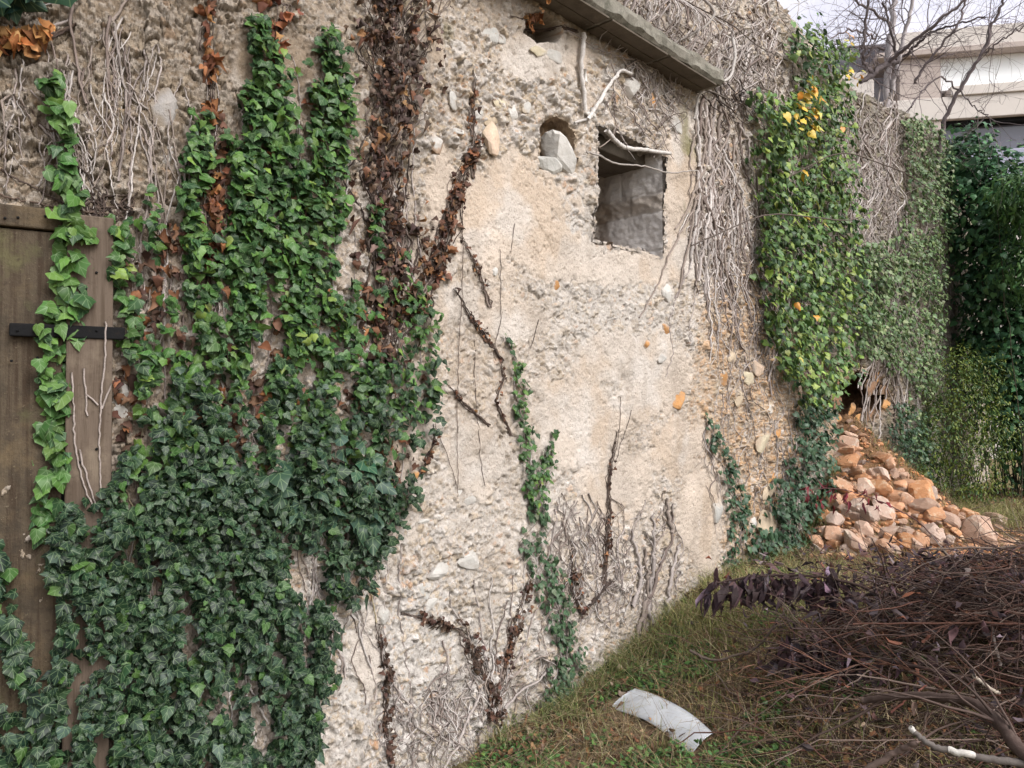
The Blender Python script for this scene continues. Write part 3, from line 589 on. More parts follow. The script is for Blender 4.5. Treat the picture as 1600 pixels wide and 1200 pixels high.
GAPS = [(232, 470, 26, 60), (345, 290, 9, 120), (268, 380, 14, 50), (430, 540, 12, 30), (400, 620, 9, 40), (520, 700, 10, 40), (240, 900, 14, 30), (420, 980, 12, 40), (60, 1000, 10, 50), (362, 680, 13, 45), (258, 425, 28, 38), (318, 440, 16, 14), (612, 715, 24, 48), (272, 535, 16, 22), (470, 600, 10, 40), (505, 515, 18, 14), (298, 545, 8, 30), (350, 600, 9, 40), (390, 1110, 12, 60), (130, 1010, 14, 50), (330, 330, 14, 90), (560, 470, 14, 90), (545, 300, 9, 60), (195, 640, 22, 60), (530, 830, 12, 30), (450, 860, 10, 25), (300, 640, 8, 20), (535, 620, 10, 30)]
def main_d(u, v):
    d = inpoly(u + 22 * (fbm(u / 30, v / 30, 400, 3) - .5) * 2, v, MAINPOLY).astype(float)
    for s_ in STR: d = np.maximum(d, 1 - ss(.7, 1.15, segdist(u, v, s_)))
    up_ = ss(760, 520, v) if False else 1 - ss(520, 780, v)
    d = d * ss(.36, .52, fbm(u / 26, v / 100, 410, 4) + .075 - .055 * up_) * ss(.34, .48, fbm(u / 13, v / 30, 415, 3) + .05)
    d = d * (1 - .55 * up_ * ell(u, v, 620, 480, 55, 170, .5)) * (1 - .75 * up_ * ell(u, v, 240, 460, 60, 140, .5))
    for cx, cy, rx, ry in GAPS: d = d * (1 - .94 * ell(u, v, cx, cy, rx, ry, .4))
    return d
def split_v(u, v): return 660 + 260 * (fbm(u / 70, v / 70, 420, 3) - .5) - .12 * (u - 350) + 170 * (hsh(np.floor(u * 37), np.floor(v * 41), 6) - .5)
up = empty('ivy_plant', base_of(400, 420), 'bright green ivy hanging in long strands between the wooden door and the dead brown strip', 'ivy plant')
uvp = sample(lambda u, v: main_d(u, v) * (v < split_v(u, v)), (150, 700, 30, 880), 4300)
wall_leaves('foliage', uvp, (.022, .058), GREEN, M_leaf, up, lift=(.008, .085), roll=.95)
wall_leaves('withered_foliage', sample(lambda u, v: np.maximum(.10 * main_d(u, v), np.maximum.reduce([ell(u, v, a_, b_, c_ * 1.2, d_, .5) for a_, b_, c_, d_ in GAPS]) * .5), (180, 680, 60, 900), 420), (.025, .05), DEAD, M_dead, up, lift=(.003, .04), curl=.75, uvs=False)
pp, rr = [], []
for k in range(60):
    u0 = rng.uniform(200, 660); v0 = rng.uniform(60, 420); pp.append(wander((u0, v0), (u0 + rng.normal(0, 25), v0 + rng.uniform(150, 380)), 40, 8)); a = rng.uniform(.0022, .005); rr.append((a * .6, a))
stems_obj('stem', pp, rr, M_stem, up)
dk = empty('ivy_plant', base_of(330, 1000), 'mature ivy with large bluish leaves, greens darkened for shade, blanketing the wall foot at lower left', 'ivy plant')
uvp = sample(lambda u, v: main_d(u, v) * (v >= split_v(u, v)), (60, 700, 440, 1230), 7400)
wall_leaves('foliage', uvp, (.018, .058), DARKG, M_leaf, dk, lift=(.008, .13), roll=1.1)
uvb = sample(lambda u, v: inpoly(u, v, [(350, 740), (520, 680), (600, 740), (560, 850), (500, 820), (380, 800)]) * .8, (340, 610, 670, 860), 60)
wall_leaves('foliage', uvb, (.06, .095), ([(.026, .06, .034), (.036, .072, .05)], [1, 1]), M_leaf, dk, lift=(.06, .12), tilt=.8)
pp, rr = [], []
for k in range(90):
    u0 = rng.uniform(110, 560); v0 = rng.uniform(640, 950); pp.append(wander((u0, v0), (u0 + rng.normal(0, 40), v0 + rng.uniform(150, 330)), 40, 10)); a = rng.uniform(.002, .0045); rr.append((a * .6, a))
for pts in ([(170, 900), (135, 1010), (110, 1090), (108, 1150), (135, 1200)], [(355, 960), (352, 1060), (365, 1150)]): pp.append(poly_path(pts)); rr.append((.0035, .003))
stems_obj('stem', pp, rr, M_stem, dk, colors=STEMC + [(.35, .30, .20)])
# --- strand on the door, corner ivy, overhang
def strand(name_label, pts, n, size, palette, m=M_leaf, lift=(.008, .045), stemcol=STEMC, cat='ivy plant', name='ivy_plant', nst=3, shape='ivy', curl=.2, tilt=.55, extra=None, sr=(.0025, .0045), uvs=True, grp=None):
    b = pts[-1]; root = empty(name, base_of(b[0], b[1]), name_label, cat, grp)
    box = (min(p[0] - p[2] * 1.3 for p in pts), max(p[0] + p[2] * 1.3 for p in pts), min(p[1] - p[2] * 1.3 for p in pts), max(p[1] + p[2] * 1.3 for p in pts))
    if name == 'withered_vine': uvp = sample(lambda u, v: np.exp(-(segdist(u, v, pts) / .75) ** 2) * ss(.34, .56, fbm(u / 12, v / 22, 500, 3) + .03), tuple(b_ + e_ * max(p[2] for p in pts) * 1.0 for b_, e_ in zip(box, (-1, 1, -1, 1))), int(n * .5))
    else: uvp = sample(lambda u, v: (1 - ss(.5, 1.3, segdist(u, v, pts))) * ss(.28, .5, fbm(u / 16, v / 25, 500, 3) + .03), box, n)
    if extra is not None: uvp = np.concatenate([uvp, extra])
    wall_leaves('foliage', uvp, size, palette, m, root, lift, shape, curl, tilt, uvs=uvs)
    if name == 'withered_vine':
        nst = nst * 2 + 1; a_, b_ = np.array(pts[0][:2], float), np.array(pts[1][:2], float); e_ = a_ - (b_ - a_) / (np.hypot(*(b_ - a_)) + 1e-6) * min(38, 12 + 2 * pts[0][2]); a2, b2 = np.array(pts[-2][:2], float), np.array(pts[-1][:2], float); f_ = b2 + (b2 - a2) / (np.hypot(*(b2 - a2)) + 1e-6) * min(55, 22 + 2 * pts[-1][2])
        pts = [(e_[0], e_[1], 3)] + list(pts) + [(f_[0], f_[1], 3)]
    pp = [poly_path([(p[0] + rng.normal(0, p[2] * .5), p[1]) for p in pts][(rng.integers(0, 2) if len(pts) > 3 else 0):], 7, 1.2) for _ in range(nst)]
    stems_obj('stem', pp, [(sr[0] * .6, sr[1])] * nst, M_stem, root, colors=stemcol)
    return root
strand('narrow strand of fresh green ivy climbing up over the wooden door and its strap hinge', [(85, 135, 14), (97, 190, 15), (100, 270, 14), (112, 340, 22), (118, 420, 26), (98, 480, 32), (95, 560, 30), (82, 620, 24), (88, 700, 22), (76, 770, 22), (64, 840, 10)], 330, (.042, .072), ([(.075, .16, .035), (.05, .115, .03), (.11, .20, .045), (.035, .08, .03)], [4, 4, 2, 2]), lift=(.02, .08))
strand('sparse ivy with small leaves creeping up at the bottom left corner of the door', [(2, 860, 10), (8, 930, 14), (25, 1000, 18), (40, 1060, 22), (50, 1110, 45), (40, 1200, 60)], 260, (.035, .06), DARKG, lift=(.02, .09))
strand('clump of big dark ivy leaves hanging over the top left of the wall', [(-30, 5, 30), (25, 10, 32), (75, 12, 18)], 42, (.07, .11), ([(.025, .065, .05), (.035, .085, .055)], [1, 1]), lift=(.06, .16), tilt=.2)
strand('slim fork of green ivy growing alone in the middle of the bare plaster', [(783, 525, 5), (800, 560, 9), (808, 610, 12), (818, 680, 13), (826, 740, 15), (832, 800, 10)], 210, (.022, .042), GREEN, extra=sample(lambda u, v: 1 - ss(.6, 1.2, segdist(u, v, [(862, 680, 6), (852, 725, 12), (838, 780, 10)])), (840, 880, 670, 800), 70))
strand('dull ivy strand trailing down to the grass below the plaster fork', [(838, 800, 14), (825, 850, 20), (850, 900, 26), (870, 960, 24), (885, 1030, 24), (865, 1085, 26)], 430, (.024, .045), ([(.035, .075, .035), (.055, .10, .05), (.09, .11, .07), (.028, .06, .03)], [3, 2, 1.2, 3]))
strand('small dark ivy strand running down the edge between plaster and stony strip', [(1100, 655, 10), (1118, 700, 12), (1140, 760, 16), (1155, 820, 20), (1150, 880, 24)], 300, (.03, .05), ([(.03, .07, .035), (.05, .095, .045)], [2, 1]), m=M_leaf_far)
strand('dark scrubby weeds between the rubble heap and the mossy bush', [(1392, 645, 18), (1400, 690, 26), (1425, 735, 28), (1440, 760, 16)], 700, (.03, .06), ([(.03, .07, .035), (.05, .10, .045), (.02, .045, .025)], [3, 2, 2]), m=M_leaf_far, lift=(.02, .25), uvs=False, name='weed_clump', cat='plant')
# --- right ivy curtains
RP = [(1152, 150), (1180, 165), (1230, 150), (1222, 60), (1232, 30), (1262, 70), (1310, 90), (1300, 140), (1305, 250), (1320, 330), (1325, 480), (1310, 560), (1300, 600), (1270, 650), (1240, 640), (1215, 600), (1180, 520), (1165, 420), (1170, 330), (1155, 240)]
rt = empty('ivy_plant', base_of(1250, 400), 'thick light green ivy curtain with a few yellow leaves beside the bare vine cords', 'ivy plant')
def rp_d(u, v): return inpoly(u + 16 * (fbm(u / 15, v / 15, 430, 3) - .5) * 2, v, RP) * ss(.25, .45, fbm(u / 28, v / 36, 440, 4) + .06)
uvp = sample(rp_d, (1140, 1340, 10, 690), 4300)
wall_leaves('foliage', uvp, (.042, .080), FARG, M_leaf_far, rt, lift=(.02, .24), uvs=False)
uvy = sample(lambda u, v: np.maximum.reduce([ell(u, v, 1222, 190, 16, 38, .5), .8 * ell(u, v, 1200, 205, 30, 14, .5), ell(u, v, 1290, 135, 12, 18, .5), .5 * ell(u, v, 1280, 70, 10, 12, .5), .012 * ell(u, v, 1230, 350, 70, 250, .3)]), (1150, 1320, 50, 620), 70)
wall_leaves('yellow_foliage', uvy, (.045, .085), YELL, M_leaf_far, rt, lift=(.22, .28), uvs=False)
pp = [wander((rng.uniform(1165, 1310), rng.uniform(60, 300)), (rng.uniform(1190, 1300), rng.uniform(450, 640)), 40, 8) for _ in range(40)]
stems_obj('stem', pp, [(.004, .008)] * 40, M_stem, rt)
lw = empty('ivy_plant', base_of(1250, 760), 'greyish ivy spreading low on the wall left of the rubble heap', 'ivy plant')
uvp = sample(lambda u, v: (1 - ss(.6, 1.2, segdist(u, v, [(1262, 640, 30), (1255, 720, 38), (1235, 800, 50), (1210, 870, 55)]))) * ss(.3, .5, fbm(u / 20, v / 20, 450, 4)), (1140, 1310, 600, 930), 1500)
wall_leaves('foliage', uvp, (.035, .065), ([(.035, .08, .04), (.06, .11, .06), (.10, .13, .09), (.026, .06, .03)], [4, 3, 1, 3]), M_leaf_far, lw, lift=(.02, .15), uvs=False)
stems_obj('stem', [wander((rng.uniform(1200, 1285), rng.uniform(620, 720)), (rng.uniform(1180, 1270), rng.uniform(800, 880)), 30, 6) for _ in range(26)], [(.003, .006)] * 26, M_stem, lw)
fr = empty('ivy_plant', base_of(1390, 480), 'far pale ivy sheet with small leaves above and right of the broken hole', 'ivy plant')
uvp = sample(lambda u, v: (inpoly(u + 12 * (fbm(u / 12, v / 12, 460, 3) - .5), v, [(1395, 185), (1440, 195), (1462, 230), (1470, 330), (1455, 420), (1455, 560), (1450, 680), (1440, 760), (1400, 720), (1390, 660), (1395, 600), (1370, 570), (1330, 560), (1325, 470), (1325, 390), (1390, 370), (1410, 300)]) * ss(.26, .50, fbm(u / 22, v / 30, 470, 4) + .03)), (1310, 1480, 170, 780), 5200)
wall_leaves('foliage', uvp, (.035, .065), ([(.11, .175, .068), (.15, .21, .09), (.065, .11, .046), (.20, .24, .12)], [4, 3, 3, 1.5]), M_leaf_far, fr, lift=(.02, .22), uvs=False)
stems_obj('stem', [wander((rng.uniform(1330, 1460), rng.uniform(200, 420)), (rng.uniform(1340, 1450), rng.uniform(520, 740)), 40, 6) for _ in range(50)], [(.004, .008)] * 50, M_stem, fr)

# ------------------------------------------------------------------ withered strips and bare vines
def withered(label, pts, n, size=(.018, .048), palette=DEAD, nst=4, lift=(.004, .035), cat='dead vine', grp=None, sr=(.002, .004)):
    return strand(label, pts, n, size, palette, m=M_dead, lift=lift, stemcol=DARKC + [(.2, .16, .14)], cat=cat, name='withered_vine', nst=nst, curl=.75, tilt=.2, sr=sr, grp=grp, uvs=False)
w1 = withered('broad strip of dead brown ivy hanging from the wall top left of the plaster', [(615, -10, 70), (610, 80, 66), (610, 180, 46), (590, 280, 36), (605, 380, 40), (600, 480, 30), (590, 560, 18)], 1700, nst=28, lift=(.005, .07), sr=(.0025, .006), palette=([(.105, .062, .045), (.060, .040, .034), (.19, .095, .055), (.17, .12, .095), (.27, .14, .07)], [4, 4, 1.6, 2.4, .6]))
withered('dead brown vine slanting across the plaster below the loose white stones', [(735, 240, 10), (715, 290, 16), (690, 360, 20), (665, 430, 30), (640, 480, 28)], 420, nst=8, grp=None)
withered('thin dead vine dropping straight down past the loose white stones', [(738, 130, 4), (736, 190, 7), (738, 240, 8)], 55, nst=3)
withered('line of rust brown dead leaves running down between the green ivy strands', [(325, 15, 10), (320, 70, 14), (330, 140, 9), (325, 230, 8), (325, 300, 16), (328, 380, 16), (320, 460, 8)], 170, palette=([(.22, .09, .04), (.32, .15, .06), (.14, .06, .035)], [2, 1.5, 2]), size=(.03, .055))
withered('patch of orange dead leaves at the left edge near the wall top', [(10, 85, 26), (40, 75, 20), (75, 60, 12)], 60, palette=([(.33, .14, .05), (.22, .09, .04), (.42, .22, .09)], [2, 2, 1]), size=(.04, .07), lift=(.01, .06))
withered('red brown dead leaves on the wall top above the bright ivy', [(400, -5, 20), (440, 10, 30), (430, 60, 14), (420, 130, 10)], 90, palette=([(.25, .10, .05), (.36, .18, .08), (.15, .06, .04)], [2, 1, 2]), size=(.035, .06))
withered('tuft of orange dead leaves under the concrete ledge', [(825, 28, 8), (850, 30, 10), (864, 36, 8)], 30, palette=([(.36, .16, .07), (.22, .1, .05)], [1, 1]), size=(.03, .05), lift=(.12, .2))
withered('short dead vine under the white pebble in the plaster', [(722, 385, 3), (740, 425, 6), (750, 450, 5)], 34, nst=2, size=(.014, .026))
withered('short dead vine slanting toward the tip of the ivy fork', [(714, 465, 2), (735, 500, 6), (765, 540, 5)], 44, nst=2, size=(.014, .026))
withered('tiny curled dead vine near the plain plaster left of the ivy fork', [(706, 610, 2), (722, 630, 5), (738, 644, 4)], 26, nst=2, size=(.014, .026))
withered('wisp of dead vine touching the left side of the ivy fork', [(775, 555, 4), (785, 590, 5), (770, 625, 3), (784, 655, 3)], 36, nst=2, size=(.014, .026))
withered('dark dead vine arching left from the root fan at the wall foot', [(656, 966, 8), (690, 976, 12), (722, 985, 13), (745, 1030, 12), (768, 1075, 12), (773, 1120, 14)], 330, nst=5, palette=([(.065, .04, .03), (.10, .055, .04)], [2, 1]), size=(.018, .034))
withered('dark dead vine rising right from the root fan at the wall foot', [(822, 920, 10), (808, 960, 11), (795, 1000, 11), (780, 1050, 7)], 190, nst=4, palette=([(.075, .045, .035), (.13, .065, .04)], [2, 1]), size=(.018, .034))
withered('thin dark upright dead vine beside the dark ivy at the bottom', [(592, 995, 5), (600, 1050, 7), (598, 1120, 8), (602, 1180, 7)], 170, nst=3, palette=([(.065, .04, .03), (.10, .055, .04)], [2, 1]), size=(.016, .03))
withered('dead vine standing in the plaster right of the ivy fork', [(962, 690, 2), (952, 750, 4), (950, 810, 6), (945, 880, 6)], 90, nst=4, size=(.016, .03))
withered('faded dead vine beside the dull trailing ivy strand', [(890, 860, 6), (895, 920, 8), (910, 960, 6), (935, 930, 4)], 90, nst=4, size=(.018, .03))
withered('dead vine curling below the brown plaster patch', [(676, 680, 3), (670, 710, 5), (655, 735, 6)], 36, nst=2, size=(.018, .03))
def vines(label, paths, rads, colors=STEMC, name='bare_vine', cat='bare vine', sides=5, grp=None, off=.6):
    b = paths[0][-1]; root = empty(name, base_of(b[0], b[1]), label, cat, grp)
    stems_obj('stem', paths, rads, M_stem, root, colors, sides, off); return root
def bundle(n, box, length, lean=0, r=(.002, .005), amp=7, rn=rng):
    pp, rr = [], []
    for _ in range(n):
        u = rn.uniform(box[0], box[1]); v = rn.uniform(box[2], box[3]); L = rn.uniform(*length)
        pp.append(wander((u, v), (u + lean + rn.normal(0, .18 * L), v + L), max(8, int(L / 6)), amp, rn)); a = rn.uniform(*r); rr.append((a, a * .45)); m_ = pp[-1]
        for _k in range(rn.integers(0, 3)):
            i_ = rn.integers(1, len(m_) - 1); q_ = m_[i_]; pp.append(wander(q_, (q_[0] + rn.normal(0, 16), q_[1] + rn.uniform(8, 40)), 9, 3, rn)); rr.append((a * .5, a * .2))
    return pp, rr
pp, rr = bundle(42, (60, 250, 25, 200), (70, 190), 12, (.0018, .0045), 8)
for pts in ([(115, 10), (108, 35), (118, 80), (125, 130), (135, 165)], [(172, 30), (166, 60), (168, 110), (175, 160)], [(178, 40), (185, 90), (195, 140), (210, 160), (232, 172)], [(195, 140), (198, 180), (225, 205), (235, 240), (238, 300)], [(112, 33), (60, 50), (0, 68)], [(175, 35), (200, 0)], [(60, 195), (70, 205), (90, 225)]): pp.append(poly_path(pts, 7, .8)); rr.append((.0055, .004))
pp2, rr2 = bundle(26, (0, 110, 90, 230), (60, 150), 16, (.0018, .004), 7)
vines('tangle of pale grey dead vine stems on brown rubble above the door', pp + pp2, rr + rr2)
pp = [poly_path(p, 7, 1.4) for p in ([(0, 265), (50, 290), (95, 318), (140, 330), (200, 320), (215, 300)], [(0, 305), (60, 320), (130, 332), (190, 334)], [(150, 312), (175, 335), (180, 380)], [(120, 330), (160, 308), (205, 305)], [(0, 362), (40, 360), (95, 356)], [(100, 215), (70, 200), (45, 170), (20, 150)], [(120, 255), (150, 290), (160, 320)], [(0, 670), (45, 630), (65, 615)], [(0, 690), (40, 660), (62, 640)])] + bundle(18, (130, 205, 300, 325), (12, 40), 5, (.002, .003), 7)[0]
vines('dark twiggy vine lying along the top edge of the wooden door', pp, [(.0035, .0025)] * len(pp), DARKC)
pp, rr = bundle(150, (985, 1212, -60, 90), (45, 130), 4, (.003, .009), 11)
pp2, rr2 = bundle(60, (1120, 1215, 40, 110), (50, 100), 0, (.004, .011), 9)
vines('dense mat of grey vine stems on the wall above the concrete ledge', pp + pp2, rr + rr2)
pp, rr = bundle(26, (1090, 1190, 130, 165), (25, 60), 30, (.003, .006), 10)
vines('dark overhanging bunch of roots at the right end of the ledge', pp, rr, DARKC + [(.2, .17, .15)], off=6)
pp, rr = bundle(70, (1082, 1150, 150, 330), (120, 300), 8, (.004, .013), 7)
pp2, rr2 = bundle(60, (1100, 1190, 300, 430), (60, 170), 14, (.003, .009), 9)
pp3 = [wander((1092, 165), (1076, 420), 40, 4), wander((1098, 160), (1088, 440), 40, 4), wander((1108, 160), (1100, 460), 40, 4)]
vines('thick upright grey vine cords on the wall right of the window hole', pp + pp2 + pp3, rr + rr2 + [(.013, .011)] * 3)
pp, rr = bundle(70, (1095, 1235, 470, 760), (50, 140), 10, (.002, .005), 7)
vines('loose grey vine stems over the stony strip below the cords', pp, rr)
pp, rr = bundle(190, (1308, 1402, 140, 330), (40, 120), 2, (.004, .011), 8)
pp2, rr2 = bundle(80, (1450, 1500, 230, 470), (50, 130), 10, (.003, .007), 5)
vines('grey bare vine thicket on the far wall under the bare tree', pp + pp2, rr + rr2)
pp, rr = [], []
for u1, v1 in ((830, 880), (800, 900), (740, 905), (700, 925), (715, 960), (820, 960), (845, 930), (860, 970), (790, 940), (765, 900), (870, 1010)):
    m_ = (770 + (u1 - 770) * .25, 1060); pp.append(np.concatenate([wander((u1, v1), m_, 22, 5), wander(m_, (770 + rng.normal(0, 5), 1150), 14, 3)[1:]])); rr.append((.003, .006))
for pts in ([(745, 1080), (730, 1120), (715, 1160), (690, 1200)], [(850, 1050), (810, 1085), (790, 1110), (765, 1150)]): pp.append(poly_path(pts)); rr.append((.006, .008))
pp2, rr2 = bundle(60, (690, 860, 1000, 1120), (40, 110), -10, (.0018, .0045), 8)
vines('fan of grey roots spreading up the wall from the foot under the dead vines', pp + pp2, rr + rr2)
pp, rr = bundle(80, (590, 760, 1040, 1150), (40, 110), 0, (.002, .005), 12)
vines('low knot of grey roots at the wall foot beside the dark ivy', pp, rr)
pp, rr = [], []
for pts in ([(1050, 800), (1045, 850), (1020, 910), (1005, 960), (995, 1010)], [(1020, 800), (1018, 880), (1012, 940), (1015, 1000)], [(985, 830), (1000, 900), (985, 950)], [(1060, 850), (1045, 900), (1035, 970)], [(1008, 860), (1010, 930), (990, 1000)], [(1040, 780), (1046, 830)]): pp.append(poly_path(pts, 6, 1.5)); rr.append((.008, .016))
pp2, rr2 = bundle(45, (960, 1060, 770, 930), (40, 110), -8, (.002, .005), 6)
vines('pair of thick grey roots reaching the ground right of the trailing ivy', pp + pp2, rr + rr2)
pp, rr = bundle(80, (850, 960, 770, 920), (40, 130), 0, (.002, .005), 9)
vines('mesh of pale roots beside the dull trailing ivy strand', pp, rr)
pp = [poly_path(p, 8, .7) for p in ([(718, 300), (717, 450), (714, 600), (713, 770)], [(740, 530), (742, 640), (750, 720), (757, 760)], [(775, 390), (778, 500), (770, 540)], [(800, 350), (793, 395)], [(680, 665), (700, 720), (712, 760)], [(840, 500), (828, 545)], [(968, 620), (966, 690), (955, 740)], [(985, 640), (965, 720)])]
vines('few hair thin dark stems drawn straight down the bare plaster', pp, [(.0018, .0015)] * len(pp), DARKC)
pp = [poly_path(p, 8, 1.5) for p in ([(600, 800), (605, 850), (602, 920), (598, 1000), (597, 1060)], [(625, 850), (620, 900), (625, 970), (635, 1040), (640, 1100), (636, 1160)], [(610, 840), (625, 800)], [(560, 880), (575, 960), (560, 1020)], [(545, 950), (560, 990)], [(575, 1020), (585, 1080), (570, 1110)])]
vines('long thin wavy stems hanging right of the dark ivy edge', pp, [(.0028, .0022)] * len(pp), STEMC + DARKC)
pp = [poly_path(p, 6, .6) for p in ([(904, 55), (902, 100), (906, 150), (908, 175)], [(912, 188), (930, 160), (948, 128), (962, 112), (978, 118)], [(940, 140), (955, 142)], [(912, 188), (895, 192)], [(904, 110), (909, 130)], [(915, 185), (920, 170)])]
vines('pale forked root above the niche with the white stone', pp, [(.015, .012), (.014, .010), (.005, .004), (.009, .005), (.016, .010), (.014, .010)], [(.56, .53, .51), (.50, .47, .45)], sides=6, off=1.6)
pp = [poly_path(p, 6, 1.0) for p in ([(978, 118), (1000, 170), (1022, 205), (1045, 250)], [(985, 100), (1015, 160), (1030, 230)], [(950, 100), (975, 160), (1000, 210), (1040, 240)], [(990, 140), (1000, 180), (990, 215)], [(1010, 170), (1030, 175), (1050, 185)], [(880, 50), (920, 75), (960, 90), (1000, 100)], [(960, 80), (975, 110), (985, 130)])] + bundle(22, (940, 1035, 90, 170), (30, 90), 22, (.0015, .003), 6)[0]
vines('messy spray of pale roots over the window hole', pp, [(.004, .0025)] * len(pp), off=4)
def free_tube(label, pts, rad, col, name='loose_root', cat='root'):
    P = np.array([W(float(u), float(v), o_, False) for u, v, o_ in pts]); t = np.linspace(0, 1, len(P)); tt = np.linspace(0, 1, 40)
    Q = np.stack([np.interp(tt, t, P[:, k]) for k in range(3)], 1); Q = np.apply_along_axis(lambda c: np.convolve(np.pad(c, 2, 'edge'), np.ones(5) / 5, 'valid'), 0, Q) + rng.normal(0, .0015, Q.shape)
    o = tube_obj(name, [(Q, np.linspace(rad, rad * .7, 40))], M_stem, None, 6, cols=[np.array(col)]); return tag(o, label, cat)
free_tube('thick pale root crossing under the top of the window hole', [(938, 205, .04), (955, 222, .03), (970, 232, .02), (1000, 236, .03), (1040, 243, .05)], .017, (.52, .49, .47))
free_tube('thin curved root looping across the window hole', [(905, 240, .04), (920, 246, .07), (945, 262, .08), (975, 262, .08), (1000, 266, .08), (1030, 275, .07), (1060, 270, .05), (1085, 268, .04)], .006, (.33, .30, .28))
free_tube('thin dark twig loop on the plaster right of the window hole', [(1020, 205, .03), (1040, 182, .05), (1062, 178, .06), (1060, 188, .06), (1030, 210, .04)], .003, (.08, .06, .05))

free_tube('grey vine stem hanging over the edge of the concrete ledge', [(1062, -20, .02), (1066, 15, .18), (1070, 40, .24), (1052, 62, .24), (1035, 75, .10), (1005, 78, .05)], .010, (.30, .27, .25))
pp = []
for _ in range(26):
    u0 = rng.uniform(940, 1110); vt = -10 + (u0 - 940) * .5; p_ = [(u0 + rng.normal(0, 3), vt - 45, .04), (u0, vt - 12, .20), (u0 + 3, vt + 10, .235), (u0 + rng.normal(2, 5), vt + 34, .22), (u0 + rng.normal(0, 14), vt + 48 + rng.uniform(0, 30), .06), (u0 + rng.normal(0, 20), vt + 70 + rng.uniform(0, 40), .02)]
    P_ = np.array([W(float(a), float(b), c, False) for a, b, c in p_]); t = np.linspace(0, 1, 6); tt = np.linspace(0, 1, 30); Q_ = np.stack([np.interp(tt, t, P_[:, k]) for k in range(3)], 1)
    Q_ = np.apply_along_axis(lambda c: np.convolve(np.pad(c, 2, 'edge'), np.ones(5) / 5, 'valid'), 0, Q_) + rng.normal(0, .003, Q_.shape); pp.append((Q_, np.linspace(rng.uniform(.003, .008), .0015, 30)))
rt_ = empty('bare_vine', pp[0][0][0], 'straggling grey vine stems spilling over the front of the concrete ledge', 'bare vine')
tube_obj('stem', pp, M_stem, rt_, cols=[np.array(STEMC[rng.integers(6)]) for _ in pp])
free_tube('pale root wrapping the broken right end of the ledge', [(1135, 60, .05), (1130, 95, .10), (1122, 130, .10), (1090, 138, .10), (1080, 150, .06), (1078, 190, .03)], .012, (.46, .43, .41))
free_tube('thin dark twig reaching across the vine mat above the ledge', [(1040, 5, .10), (1100, 55, .22), (1150, 85, .18), (1200, 95, .10)], .005, (.10, .08, .07))
free_tube('arched dark twig in front of the green ivy curtain', [(1170, 300, .15), (1240, 250, .40), (1330, 285, .5), (1390, 305, .4), (1470, 340, .3)], .006, (.09, .07, .06))
free_tube('long dark twig sloping across the ivy curtain beside the vine cords', [(1060, 390, .06), (1150, 340, .25), (1250, 360, .45), (1330, 320, .45), (1410, 290, .35)], .006, (.10, .08, .07))

# ------------------------------------------------------------------ door
sd0, sd1 = sz(-330., 600.)[0] , sz(176., 600.)[0]
door = empty('wooden_door', (*plan(sz(60., 600.)[0]), -0.1), 'old mottled brown wooden door at the left edge with a black strap hinge', 'door')
def wall_box(u0, u1, z0, z1, o0, o1, step=.08):
    """a board following the wall between two pixel columns, from offset o0 to o1"""
    a = np.linspace(sz(float(u0), 600.)[0], sz(float(u1), 600.)[0], max(2, int(abs(u1 - u0) / 30) + 1)); V = []
    for s_ in a:
        for (o_, z_) in ((o0, z0), (o1, z0), (o1, z1), (o0, z1)): V.append(np.append(plan(s_), z_) + wnormal(s_) * o_)
    k = np.arange(len(a) - 1)[:, None] * 4; j = np.arange(4)[None]; jn = (j + 1) % 4
    q = np.stack([k + j, k + j + 4, k + jn + 4, k + jn], -1).reshape(-1, 4); e = (len(a) - 1) * 4
    return np.array(V), np.concatenate([q, [[0, 1, 2, 3], [e + 3, e + 2, e + 1, e]]])
zt_ = sz(50., 328.)[1]
for a_, b_ in ((-330, -128), (-127.6, 98)):
    V, Fq = wall_box(a_, b_, -.3, zt_ - .075, -.02, .035 + rng.uniform(0, .006)); bevel(meshobj('plank', V, Fq, M_wood, door), .004)
V, Fq = wall_box(-330, 97, zt_ - .07, zt_ + .0, -.02, .05); bevel(meshobj('head_board', V, Fq, M_wood, door), .006)
V, Fq = wall_box(103, 174, -.3, zt_ - .01, -.02, .06); post = bevel(meshobj('door_post', V, Fq, M_post, door), .006)
V, Fq = wall_box(92, 106, -.3, zt_ - .02, -.03, .028); meshobj('gap_shade_strip', V, Fq, M_iron, door)  # black strip set into the gap beside the post in place of its shade
zh = sz(100., 520.)[1]
V, Fq = wall_box(16, 192, zh - .021, zh + .021, .04, .068); h_ = bevel(meshobj('strap_hinge', V, Fq, M_iron, door), .004)
for uu_ in (30, 60, 150):
    p = W(float(uu_), 519., .07, False); V, Fc = rock_verts(3, 0, 2, 0); meshobj('rivet', p + V * .004, Fc, M_iron, h_ if False else door)
for uu_, vv_ in ((30, 345), (72, 343), (10, 346), (140, 365), (150, 430), (134, 455), (60, 560), (20, 565), (150, 700), (125, 720)):
    p = W(float(uu_), float(vv_), .052 if uu_ < 100 else .062, False); V, Fc = rock_verts(4, 0, 2, 0); meshobj('nail', p + V * .0045, Fc, M_iron, door)
for uu_, off_ in ((112, 0), (128, 2), (155, -3)):
    pass
pp = []
for pts in ([(163, 505), (164, 560), (158, 610), (154, 680), (156, 740), (158, 785)], [(112, 580), (114, 610), (117, 650)], [(130, 575), (134, 620), (136, 648)], [(115, 640), (118, 700), (132, 760), (145, 790)], [(134, 615), (152, 632)], [(158, 640), (172, 600)], [(125, 700), (140, 760), (152, 795)]):
    q_ = poly_path(pts, 7, .8); pp.append((W(q_[:, 0], q_[:, 1], .066, False), np.linspace(.0035, .0028, len(q_))))
